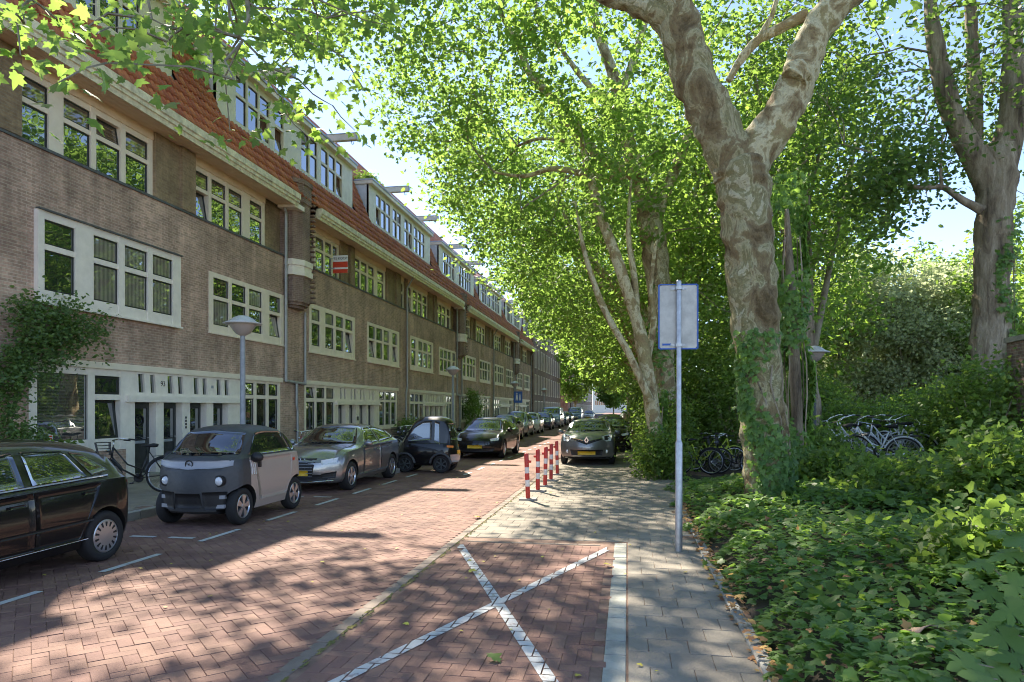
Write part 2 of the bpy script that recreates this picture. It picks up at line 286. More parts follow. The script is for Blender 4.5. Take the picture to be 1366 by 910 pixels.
# ------------------------------------------------------------------ builders
class MB:
    def __init__(s): s.v = []; s.f = []; s.m = []; s.mi = 0; s.sm = []; s.smooth = False
    def add(s, vs, fs):
        o = len(s.v); s.v.extend([tuple(p) for p in vs])
        for f in fs: s.f.append([i+o for i in f]); s.m.append(s.mi); s.sm.append(s.smooth)
    def box(s, x0, x1, y0, y1, z0, z1):
        s.add([(x0,y0,z0),(x1,y0,z0),(x1,y1,z0),(x0,y1,z0),(x0,y0,z1),(x1,y0,z1),(x1,y1,z1),(x0,y1,z1)],
              [(0,3,2,1),(4,5,6,7),(0,1,5,4),(1,2,6,5),(2,3,7,6),(3,0,4,7)])
    def prism(s, poly, axis, a0, a1):
        "poly: list of 2D points; axis 'x': (y,z) 'y': (x,z) 'z': (x,y)"
        n = len(poly)
        def P(p, a):
            return (a, p[0], p[1]) if axis == 'x' else ((p[0], a, p[1]) if axis == 'y' else (p[0], p[1], a))
        vs = [P(p, a0) for p in poly]+[P(p, a1) for p in poly]
        fs = [tuple(range(n))[::-1], tuple(range(n, 2*n))]+[(i, (i+1) % n, n+(i+1) % n, n+i) for i in range(n)]
        s.add(vs, fs)
    def tube(s, pts, r, n=8, cap=True):
        pts = [Vector(p) for p in pts]
        if not hasattr(r, '__len__'): r = [r]*len(pts)
        rings = []; up = None
        for i, p in enumerate(pts):
            d = (pts[min(i+1, len(pts)-1)]-pts[max(i-1, 0)])
            if d.length < 1e-9: d = Vector((0, 0, 1))
            d.normalize()
            if up is None: up = d.orthogonal().normalized()
            up = (up-d*up.dot(d))
            up = up.normalized() if up.length > 1e-6 else d.orthogonal().normalized()
            b = d.cross(up)
            rings.append([p+(up*math.cos(2*PI*k/n)+b*math.sin(2*PI*k/n))*r[i] for k in range(n)])
        vs = [q for R in rings for q in R]; fs = []
        for i in range(len(pts)-1):
            for k in range(n):
                fs.append((i*n+k, i*n+(k+1) % n, (i+1)*n+(k+1) % n, (i+1)*n+k))
        if cap: fs += [tuple(range(n))[::-1], tuple(range((len(pts)-1)*n, len(pts)*n))]
        s.add(vs, fs)
    def lathe(s, prof, c=(0,0,0), axis='z', n=24):
        vs = []
        for r, h in prof:
            for k in range(n):
                a = 2*PI*k/n; q = (r*math.cos(a), r*math.sin(a))
                if axis == 'z': vs.append((c[0]+q[0], c[1]+q[1], c[2]+h))
                elif axis == 'x': vs.append((c[0]+h, c[1]+q[0], c[2]+q[1]))
                else: vs.append((c[0]+q[0], c[1]+h, c[2]+q[1]))
        fs = [(i*n+k, i*n+(k+1) % n, (i+1)*n+(k+1) % n, (i+1)*n+k) for i in range(len(prof)-1) for k in range(n)]
        s.add(vs, fs)
    def mesh(s, name, mats):
        me = bpy.data.meshes.new(name); me.from_pydata(s.v, [], s.f)
        for m in (mats if isinstance(mats, (list, tuple)) else [mats]): me.materials.append(M[m])
        if len(me.polygons) == len(s.m):
            me.polygons.foreach_set('material_index', s.m); me.polygons.foreach_set('use_smooth', s.sm)
        me.update(); return me
    def build(s, name, mats, parent=None, **k):
        return link(name, s.mesh(name, mats), parent, **k)

def fixn(me):
    bm = bmesh.new(); bm.from_mesh(me); bmesh.ops.recalc_face_normals(bm, faces=bm.faces); bm.to_mesh(me); bm.free()
def link(name, me, parent=None, loc=None, rot=None, **props):
    o = bpy.data.objects.new(name, me); COL.objects.link(o)
    if parent: o.parent = parent
    if loc is not None: o.location = loc
    if rot is not None: o.rotation_euler = rot
    tag(o, **props); return o
def tag(o, label=None, cat=None, group=None, kind=None):
    if label: o['label'] = label
    if cat: o['category'] = cat
    if group: o['group'] = group
    if kind: o['kind'] = kind
    return o
def thing(name, label, cat, loc=(0,0,0), rz=0, group=None):
    o = bpy.data.objects.new(name, None); COL.objects.link(o); o.location = loc; o.rotation_euler = (0, 0, rz); o.empty_display_size = 0.2
    return tag(o, label, cat, group)
def copy_tree(o, loc, rz, label):
    kids = [c for c in bpy.data.objects if c.parent == o]
    r = o.copy(); COL.objects.link(r); r.location = loc; r.rotation_euler = (0, 0, rz); r['label'] = label
    for ch in kids:
        c = ch.copy(); COL.objects.link(c); c.parent = r
        for g in [k for k in bpy.data.objects if k.parent == ch]:
            d = g.copy(); COL.objects.link(d); d.parent = c
    return r
def text_mesh(s, size, align='CENTER', ext=0.002):
    cu = bpy.data.curves.new('txt', 'FONT'); cu.body = s; cu.size = size; cu.align_x = align; cu.align_y = 'CENTER'; cu.extrude = ext
    o = bpy.data.objects.new('txt', cu); COL.objects.link(o)
    dg = bpy.context.evaluated_depsgraph_get(); me = bpy.data.meshes.new_from_object(o.evaluated_get(dg))
    bpy.data.objects.remove(o); bpy.data.curves.remove(cu); return me
def lettering(name, s, size, matname, parent, loc, rot):
    me = text_mesh(s, size); me.materials.clear(); me.materials.append(M[matname])
    return link(name, me, parent, loc, rot)

# many leaves as one mesh -------------------------------------------------------------
def leaf_template(kind):
    if kind == 'plane':
        o = [(0,0),(.16,-.06),(.34,-.04),(.30,.10),(.56,.20),(.40,.30),(.44,.46),(.20,.46),(.14,.66),(0,.95)]
    elif kind == 'maple':
        o = [(0,0),(.10,-.10),(.22,-.16),(.30,-.10),(.42,-.10),(.38,.02),(.50,.06),(.62,.16),(.54,.20),(.60,.30),(.46,.30),(.44,.38),(.34,.34),(.38,.46),(.46,.56),(.36,.58),(.34,.66),(.24,.60),(.18,.56),(.20,.72),(.14,.80),(.10,.90),(0,1.02)]
    elif kind == 'ivy':
        o = [(0,0),(.22,-.10),(.46,.06),(.34,.24),(.42,.46),(.18,.50),(0,.92)]
    elif kind == 'six':
        o = [(0,0),(.34,.02),(.46,.34),(.20,.46),(0,.9)]
    elif kind == 'oval':
        o = [(0,0),(.28,.25),(.24,.65),(0,1.0)]
    elif kind == 'diamond':
        o = [(0,0),(.36,.42),(0,.95)]
    elif kind == 'long':
        o = [(0,0),(.12,.4),(0,1.0)]
    left = [(-x, y) for x, y in o[1:-1]][::-1]
    pts = o+left
    c = (0, .36)
    v = [(c[0], c[1], 0.05)]
    for x, y in pts: v.append((x, y, -0.22*abs(x)**1.3+0.05-0.16*max(0, y-.5)))
    n = len(pts); f = [(0, 1+i, 1+(i+1) % n) for i in range(n)]
    if kind in ('diamond', 'long'):
        v = v[1:]; f = [(0, 1, 2), (0, 2, 3)]
    return np.array(v, float), np.array(f, int)

def leaves_mesh(name, P, U, N, S, kind, matname):
    "P centres, U along-leaf direction, N normal, S size"
    T, F = leaf_template(kind)
    U = U/np.linalg.norm(U, axis=1, keepdims=True)
    N = N-U*np.sum(U*N, 1, keepdims=True); N = N/np.maximum(np.linalg.norm(N, axis=1, keepdims=True), 1e-6)
    R = np.cross(U, N)
    V = P[:, None, :]+S[:, None, None]*(T[None, :, 0:1]*R[:, None, :]+T[None, :, 1:2]*U[:, None, :]+T[None, :, 2:3]*N[:, None, :])
    n, k = V.shape[0], V.shape[1]
    FF = (F[None]+(np.arange(n)*k)[:, None, None]).reshape(-1)
    me = bpy.data.meshes.new(name)
    me.vertices.add(n*k); me.vertices.foreach_set('co', V.reshape(-1).astype(np.float32))
    nf = n*len(F); me.loops.add(nf*3); me.loops.foreach_set('vertex_index', FF.astype(np.int32))
    me.polygons.add(nf); me.polygons.foreach_set('loop_start', np.arange(nf, dtype=np.int32)*3)
    try: me.polygons.foreach_set('loop_total', np.full(nf, 3, dtype=np.int32))
    except Exception: pass
    me.materials.append(M[matname]); me.update(calc_edges=True); me.validate()
    return me

def rand_dirs(n):
    d = rng.normal(size=(n, 3)); return d/np.linalg.norm(d, axis=1, keepdims=True)
def clump_leaves(centres, per, spread, size, flat=0.5, up=0.7):
    "leaves round clump centres; returns P,U,N,S"
    C = np.repeat(np.asarray(centres), per, 0); n = len(C)
    P = C+rng.normal(size=(n, 3))*np.array([spread, spread, spread*flat])
    U = rand_dirs(n); U[:, 2] = U[:, 2]*0.5-0.25
    N = rand_dirs(n)*0.75; N[:, 2] += up
    S = size*rng.uniform(0.65, 1.25, n)
    return P, U, N, S
def ellipsoid_points(c, r, n, shell=0.35):
    d = rand_dirs(n); rad = shell+(1-shell)*rng.random(n)**0.6
    return np.array(c)+d*rad[:, None]*np.array(r)

# ------------------------------------------------------------------ ground and paving
def add_struct(name, me): return link(name, me, kind='structure')
g = MB(); g.add([(-600,-200,-.16),(600,-200,-.16),(600,1500,-.16),(-600,1500,-.16)], [(0,1,2,3)])
g.build('ground', 'grass_ground', kind='structure')
GX = -2.35                                     # gutter line between road and parking bay
def kerb_x(y):                                  # left kerb, bulging out by 1.5 m where the street narrows
    return -7.85 if y < 17.2 or y > 34 else -6.3
g = MB(); g.add([(-9,-30,-.007),(GX+.1,-30,-.007),(GX+.1,24,-.007),(-9,24,-.007)], [(0,1,2,3)])
road = g.build('road', 'joint_sand', kind='structure')
g = MB(); g.add([(-9,24,-.004),(GX,24,-.004),(GX,400,-.004),(-9,400,-.004)], [(0,1,2,3)]); g.build('road_surface', 'road_brick', road)
g = MB(); g.add([(GX+.1,-30,-.007),(2.2,-30,-.007),(2.2,160,-.007),(GX+.1,160,-.007)], [(0,1,2,3)])
walk = g.build('sidewalk', 'joint_sand', kind='structure')
g = MB(); g.add([(GX+.1,26,-.004),(1.6,26,-.004),(1.6,160,-.004),(GX+.1,160,-.004)], [(0,1,2,3)]); g.build('pavement_surface', 'pavement_slab', walk)

def brick_unit(L, W, H=0.05, c=0.003):
    "paving unit with chamfered top, top at z=0"
    a, b = L/2, W/2
    v = [(-a,-b,-H),(a,-b,-H),(a,b,-H),(-a,b,-H),(-a,-b,-c),(a,-b,-c),(a,b,-c),(-a,b,-c),(-a+c,-b+c,0),(a-c,-b+c,0),(a-c,b-c,0),(-a+c,b-c,0)]
    f = [(0,1,5,4),(1,2,6,5),(2,3,7,6),(3,0,4,7),(4,5,9,8),(5,6,10,9),(6,7,11,10),(7,4,8,11),(8,9,10,11)]
    return np.array(v), f
def lay(units, L, W, parent, partname, stuffname, matname, jitter=0.0022):
    "units: (x,y,angle); the 300 that show largest become parts, the rest one joined part"
    v, f = brick_unit(L, W)
    vis = []
    for x, y, a in units:
        px, py, Z = project(x, y, 0) if y > 1 else (0, 0, 99)
        infr = -60 < px < 1430 and py < 1000
        vis.append((0 if infr and Z > 0 else 1, Z, x, y, a))
    vis.sort()
    mb = MB(); mb.add(v, f); me = mb.mesh(partname, matname)
    for q in vis[:300]:
        o = link(partname, me, parent, (q[2], q[3], random.uniform(-jitter, jitter)), (random.gauss(0, .006), random.gauss(0, .006), q[4]+random.gauss(0, .006)))
    R = vis[300:]
    if R:
        mb = MB()
        for q in R:
            ca, sa = math.cos(q[4]), math.sin(q[4]); dz = random.uniform(-jitter, jitter); tx, ty = random.gauss(0, .006), random.gauss(0, .006)
            mb.add([(q[2]+p[0]*ca-p[1]*sa, q[3]+p[0]*sa+p[1]*ca, p[2]+dz+p[0]*tx+p[1]*ty) for p in v], f)
        mb.build(stuffname, matname, parent, kind='stuff')
def herringbone(pitch, rot, inside):
    out = []; n = 160
    ca, sa = math.cos(rot), math.sin(rot)
    for i in range(-n, n):
        for j in range(-n, n):
            m = (i-j) % 4
            if m == 0: lx, ly, a = (i+1)*pitch, (j+.5)*pitch, 0
            elif m == 3: lx, ly, a = (i+.5)*pitch, (j+1)*pitch, PI/2
            else: continue
            x = lx*ca-ly*sa-4; y = lx*sa+ly*ca+11
            if inside(x, y): out.append((x, y, a+rot))
    return out
def road_in(x, y):
    if not (-7.78 < x < GX-.06 and 3.2 < y < 19.5): return False
    px, py, Z = project(x, y, 0)
    return -130 < px < 1366 and py < 1080
BP = 0.107
lay(herringbone(BP, PI/4, road_in), 2*BP-.003, BP-.003, road, 'brick', 'paving_bricks', 'road_brick')
g = MB(); g.add([(-7.85,19.45,-.003),(GX,19.45,-.003),(GX,24.1,-.003),(-7.85,24.1,-.003)], [(0,1,2,3)]); g.build('road_surface', 'road_brick', road)
bay = MB(); bay.add([(GX+.1,-30,-.0055),(-.17,-30,-.0055),(-.17,9.0,-.0055),(GX+.1,9.0,-.0055)], [(0,1,2,3)])
bay = bay.build('parking_bay', 'joint_sand', kind='structure')
bay_units = herringbone(BP, 0, lambda x, y: GX+.18 < x < -.22 and 3.6 < y < 8.9)
cov = set()
for x, y, a in bay_units:
    dx, dy = (BP/2, 0) if abs(a) < .1 else (0, BP/2)
    for sg in (1, -1): cov.add((round((x+sg*dx)/BP*2), round((y+sg*dy)/BP*2)))
ux, uy, _ = bay_units[0]; ux += BP/2 if abs(_) < .1 else 0; uy += 0 if abs(_) < .1 else BP/2
me_b = MB(); me_b.add(*brick_unit(BP-.0035, BP-.0035)); me_b = me_b.mesh('half_brick', 'road_brick')
for i in range(-30, 60):
    for j in range(-70, 70):
        x, y = ux+i*BP, uy+j*BP
        if GX+.15 < x < -.215 and 3.9 < y < 8.95 and (round(x/BP*2), round(y/BP*2)) not in cov: link('half_brick', me_b, bay, (x, y, random.uniform(-.002, .002)))
lay(bay_units, 2*BP-.003, BP-.003, bay, 'brick', 'paving_bricks', 'road_brick')
# white cross painted on the bay, clipped brick by brick so that the joints stay open
def clip(poly, inside_a, b):
    out = []
    for i in range(len(poly)):
        p, q = poly[i], poly[(i+1) % len(poly)]
        dp = inside_a[0]*p[0]+inside_a[1]*p[1]-b; dq = inside_a[0]*q[0]+inside_a[1]*q[1]-b
        if dp >= 0: out.append(p)
        if dp*dq < 0:
            t = dp/(dp-dq); out.append((p[0]+(q[0]-p[0])*t, p[1]+(q[1]-p[1])*t))
    return out
def gp(px, py):
    p = (px, py); Z = EYE*911/(py-545); u = (px-683)/911
    return (Z*(u*CS-SN), Z*(u*SN+CS))
def band(p, q, wd):
    dx, dy = q[0]-p[0], q[1]-p[1]; L = math.hypot(dx, dy); nx, ny = -dy/L*wd/2, dx/L*wd/2
    return [(p[0]+nx, p[1]+ny), (p[0]-nx, p[1]-ny), (q[0]-nx, q[1]-ny), (q[0]+nx, q[1]+ny)]
mb = MB()
c0 = gp(667, 803)
for pa, pb, wd, dz in ((gp(613, 727), gp(742, 921), .102, .0062), (gp(818, 729), gp(440, 915), .102, .0062)):
    d = (pb[0]-pa[0], pb[1]-pa[1]); pb = (pa[0]+d[0]*1.35, pa[1]+d[1]*1.35)
    B = band(pa, pb, wd)
    for x, y, a in bay_units:
        hx, hy = (BP-.006, BP/2-.006) if abs(a) < .1 else (BP/2-.006, BP-.006)
        if dz and wd == .102 and pa == gp(818, 729):      # second arm skips what the first covers
            pass
        P_ = [(x-hx, y-hy), (x+hx, y-hy), (x+hx, y+hy), (x-hx, y+hy)]
        for i in range(4):
            p, q = B[i], B[(i+1) % 4]; nx, ny = -(q[1]-p[1]), q[0]-p[0]
            P_ = clip(P_, (nx, ny), nx*p[0]+ny*p[1])
            if len(P_) < 3: break
        if len(P_) >= 3:
            k = .0045 if pa == gp(613, 727) else .0052
            mb.add([(p[0], p[1], k) for p in P_], [tuple(range(len(P_)))])
cross = mb.build('cross_marking', 'line_paint', kind='structure')
fixn(cross.data)
# pale block strip beside the bay, head strip, gutter bricks
strip = [(-.09, y, 0) for y in np.arange(3.1, 9.25, .30)]
lay(strip, .155, .291, bay, 'edge_block', 'edge_blocks', 'pale_block', 0.003)
lay([(x, 9.07, 0) for x in np.arange(GX+.35, -.3, .30)], .293, .06, bay, 'end_block', 'end_blocks', 'gutter_stone', 0.0015)
lay([(GX+.035, y, PI/2) for y in np.arange(3.0, 26, .3)], .293, .115, road, 'gutter_block', 'gutter_blocks', 'gutter_stone', .003)
slabs = []; halves_ = []
for k, y in enumerate(np.arange(3.2, 26, .30)):
    x = .005 if y < 9.25 else GX+.11
    hi = .90 if y < 13 else 1.45
    if k % 2: halves_.append((x+.075, y)); x += .15
    while x+.29 < hi: slabs.append((x+.15, y, 0)); x += .30
    if x+.14 < hi: halves_.append((x+.075, y))
lay(slabs, .296, .296, walk, 'paving_slab', 'paving_slabs', 'pavement_slab', .002)
me_h = MB(); me_h.add(*brick_unit(.146, .296)); me_h = me_h.mesh('half_slab', 'pavement_slab')
for x, y in halves_: link('half_slab', me_h, walk, (x, y, random.uniform(-.002, .002)))
# kerb stones right (edging of the planting bed) and left
mb = MB()
for k, y in enumerate(np.arange(2, 12.5, 1.0)):
    link('kerb_stone', None, walk) if False else None
me_k = MB(); me_k.add(*brick_unit(.10, .985, .2, .012)); me_k = me_k.mesh('kerb_stone', 'kerb_stone')
for y in np.arange(2.5, 13, 1.0): link('kerb_stone', me_k, walk, (.955+random.uniform(-.012, .012), y, .035+random.uniform(-.01, .01)), (0, 0, random.gauss(0, .006)))
# left pavement
mb = MB(); mb.add([(-12.2,-20,.118),(-7.85,-20,.118),(-7.85,17.2,.118),(-6.3,17.2,.118),(-6.3,34,.118),(-7.85,34,.118),(-7.85,230,.118),(-12.2,230,.118)], [tuple(range(8))])
pave = mb.build('pavement', 'joint_sand', kind='structure')
pl = []
for k, y in enumerate(np.arange(8.0, 40, .30)):
    for x in np.arange(-11.95+(.15 if k % 2 else 0), kerb_x(y)-.22, .30): pl.append((x, y))
v_, f_ = brick_unit(.295, .295, .03, .004); mb = MB()
for x, y in pl: 
    dz = random.uniform(-.001, .001); mb.add([(x+p[0], y+p[1], p[2]+.126+dz) for p in v_], f_)
mb.build('pavement_slabs', 'pavement_slab', pave, kind='stuff')
mb = MB(); mb.add([(-12.2,40,.125),(-8,40,.125),(-8,230,.125),(-12.2,230,.125)], [(0,1,2,3)]); mb.build('pavement_surface', 'pavement_slab', pave)
me_l = MB(); me_l.add(*brick_unit(.16, .985, .2, .015)); me_l = me_l.mesh('kerb_stone', 'kerb_stone')
for y in np.arange(6.5, 60, 1.0): link('kerb_stone', me_l, pave, (kerb_x(y)-.08, y, .128))
me_x = MB(); me_x.add(*brick_unit(1.4, .16, .2, .015)); me_x = me_x.mesh('kerb_stone', 'kerb_stone')
for y in (17.22, 34.0): link('kerb_stone', me_x, pave, (-7.0, y, .129))
# parking lane dashes
mb = MB()
dash = [(-5.7, 4.9+1.75*k, 0.95) for k in range(8)]
for x, y, L in dash: mb.add([(x-.045,y,.0045),(x+.045,y,.0045),(x+.045,y+L,.0045),(x-.045,y+L,.0045)], [(0,1,2,3)])
for k in range(12):
    y = 18.0+1.6*k; x = -4.35+.02*k
    mb.add([(x-.045,y,.0045),(x+.045,y,.0045),(x+.045,y+.8,.0045),(x-.045,y+.8,.0045)], [(0,1,2,3)])
for x0 in (-7.5, -6.9, -6.3):
    mb.add([(x0,8.55,.0045),(x0+.38,8.55,.0045),(x0+.38,8.64,.0045),(x0,8.64,.0045)], [(0,1,2,3)])
    mb.add([(x0,13.0,.0045),(x0+.38,13.0,.0045),(x0+.38,13.09,.0045),(x0,13.09,.0045)], [(0,1,2,3)])
mb.build('lane_marking', 'line_paint', kind='structure')
# moss and litter along the gutter
mb = MB()
for k in range(500):
    y = random.uniform(3.5, 22); x = GX+.115+random.gauss(0, .016)
    a = random.uniform(0, PI); r = random.uniform(.006, .022); e = random.uniform(1, 3)
    mb.add([(x-r*.6, y-r*e, .003), (x+r*.6, y-r*e*.6, .003), (x+r*.5, y+r*e, .003), (x, y, .012)], [(0,1,3),(1,2,3),(2,0,3)])
mb.build('moss', 'moss', kind='stuff')
# planting bed terrain
def bed_h(x, y):
    e = max(0, x-1.0)
    h = .42*(1-math.exp(-e/1.1))
    if y > 12.5: h *= max(.12, 1-(y-12.5)/4.5)
    if x > 4.0: h += .12*min(1, (x-4)/2)
    return h+.05*math.sin(x*2.1+y*1.3)*min(1, e)-.02
mb = MB(); nx, ny = 60, 90
for j in range(ny+1):
    for i in range(nx+1):
        x = .99+(i/nx)**1.6*60; y = -8+(j/ny)**1.5*150
        mb.v.append((x, y, bed_h(x, y) if i else -.05))
for j in range(ny):
    for i in range(nx):
        a = j*(nx+1)+i; mb.f.append([a, a+1, a+nx+2, a+nx+1]); mb.m.append(0); mb.sm.append(True)
mb.build('planting_bed', 'soil', kind='structure')

# ------------------------------------------------------------------ the terrace of brick houses
FX = -12.0
def py2y(px, X=FX):
    u = (px-683)/911; Z = X/(u*CS-SN); return Z*(u*SN+CS)
PANES = {}
def pane_mesh(wd, ht, glass, edge=.035):
    k = (round(wd, 2), round(ht, 2), glass, edge)
    if k not in PANES:
        a, b, e = wd/2-.003, ht-.004, edge; mb = MB()
        mb.mi = 1
        for bx in ((-a, -a+e, 0, b), (a-e, a, 0, b), (-a+e, a-e, 0, e), (-a+e, a-e, b-e, b)): mb.box(-.025, .015, bx[0], bx[1], bx[2], bx[3])
        mb.mi = 0; mb.box(-.012, .002, -a+e, a-e, e, b-e)
        PANES[k] = mb.mesh('pane', [glass, 'sash_dark'])
    return PANES[k]
def window(parent, x, y0, y1, z0, z1, cols, rows, mats='cream_paint', depth=.14, name='window', pick=None, ajar=(), outer=True, detail=True):
    "frame with real openings; every pane a sub-part"
    mb = MB(); xs0, xs1 = x-depth, x
    cols = sorted(cols); rows = sorted(rows)
    ys = [y0]+[v for c in cols for v in c]+[y1]
    for i in range(0, len(ys), 2): mb.box(xs0, xs1, ys[i], ys[i+1], z0, z1)
    zs = [z0]+[v for r in rows for v in r]+[z1]
    for c in cols:
        for i in range(0, len(zs), 2): mb.box(xs0, xs1-.012, c[0], c[1], zs[i], zs[i+1])
    if outer:                                                 # projecting sill
        mb.box(x-.02, x+.05, y0-.03, y1+.03, z0-.045, z0-.002)
    fr = mb.build(name, mats, parent)
    for i, c in enumerate(cols):
        for j, r in enumerate(rows):
            gl = pick(i, j) if pick else 'window_glass'
            o = link('pane', pane_mesh(c[1]-c[0], r[1]-r[0], gl, .035 if c[1]-c[0] > .35 else .02), fr, (x-.055, (c[0]+c[1])/2, r[0]+.002))
            if (i, j) in ajar: o.rotation_euler = (0, -.16, 0); o.location.x -= .01
    return fr
def skin(mb, y0, y1, z0, z1, holes, x0=FX-.4, x1=FX):
    zc = sorted({z0, z1, *[h[2] for h in holes], *[h[3] for h in holes]})
    for a, b in zip(zc[:-1], zc[1:]):
        zm = (a+b)/2; cuts = sorted([(h[0], h[1]) for h in holes if h[2] < zm < h[3]]); y = y0
        for c in cuts+[(y1, y1)]:
            if c[0] > y+1e-4: mb.box(x0, x1, y, c[0], a, b)
            y = max(y, c[1])
def pxr(a, b, s, o): return (py2y(a/s+o), py2y(b/s+o))

def tile_mesh():
    mb = MB(); wd, L = .225, .36
    pr = [(0, .008), (.05, .05), (.10, .055), (.15, .016), (.235, .010)]
    v = []
    for u, h in pr: v.append((u, 0, h+.035))
    for u, h in pr: v.append((u, L, h))
    for u, h in pr: v.append((u, 0, h-.005))
    f = [(i, i+1, 6+i, 5+i) for i in range(4)]+[(i+1, i, 10+i, 11+i) for i in range(4)]
    mb.smooth = True
    mb.add(v, f); return mb
TILE = tile_mesh(); TILE_ME = TILE.mesh('roof_tile', 'roof_tile')
def tile_field(parent, p0, p1, y0, y1, singles=0, name='roof_tiles', detail=True):
    "rows of tiles on the slope from p0=(x,z) up to p1, between y0 and y1"
    d = Vector((p1[0]-p0[0], 0, p1[1]-p0[1])); L = d.length; d.normalize(); n = Vector((d.z, 0, -d.x))
    if n.x < 0: n = -n
    rot = Matrix((Vector((0, 1, 0)), d, n)).transposed()
    rows = max(1, int(round(L/.31))); step = L/rows; colsn = int((y1-y0)/.222)
    mb = MB(); mb.smooth = True; k = 0; out = 0
    tv = [Vector(p) for p in TILE.v]
    for r in range(rows):
        for c in range(colsn):
            o = Vector((p0[0], y0+c*.222, p0[1]))+d*(r*step)+n*(.02+random.uniform(-.004, .004))
            if k < singles:
                t = link('roof_tile', TILE_ME, parent); t.matrix_local = Matrix.Translation(o) @ rot.to_4x4() @ Matrix.Rotation(random.gauss(0, .015), 4, 'Z'); k += 1
            else:
                mb.add([o+rot @ p for p in tv], TILE.f)
    if mb.v: mb.build(name, 'roof_tile', parent, kind='stuff')
    return k

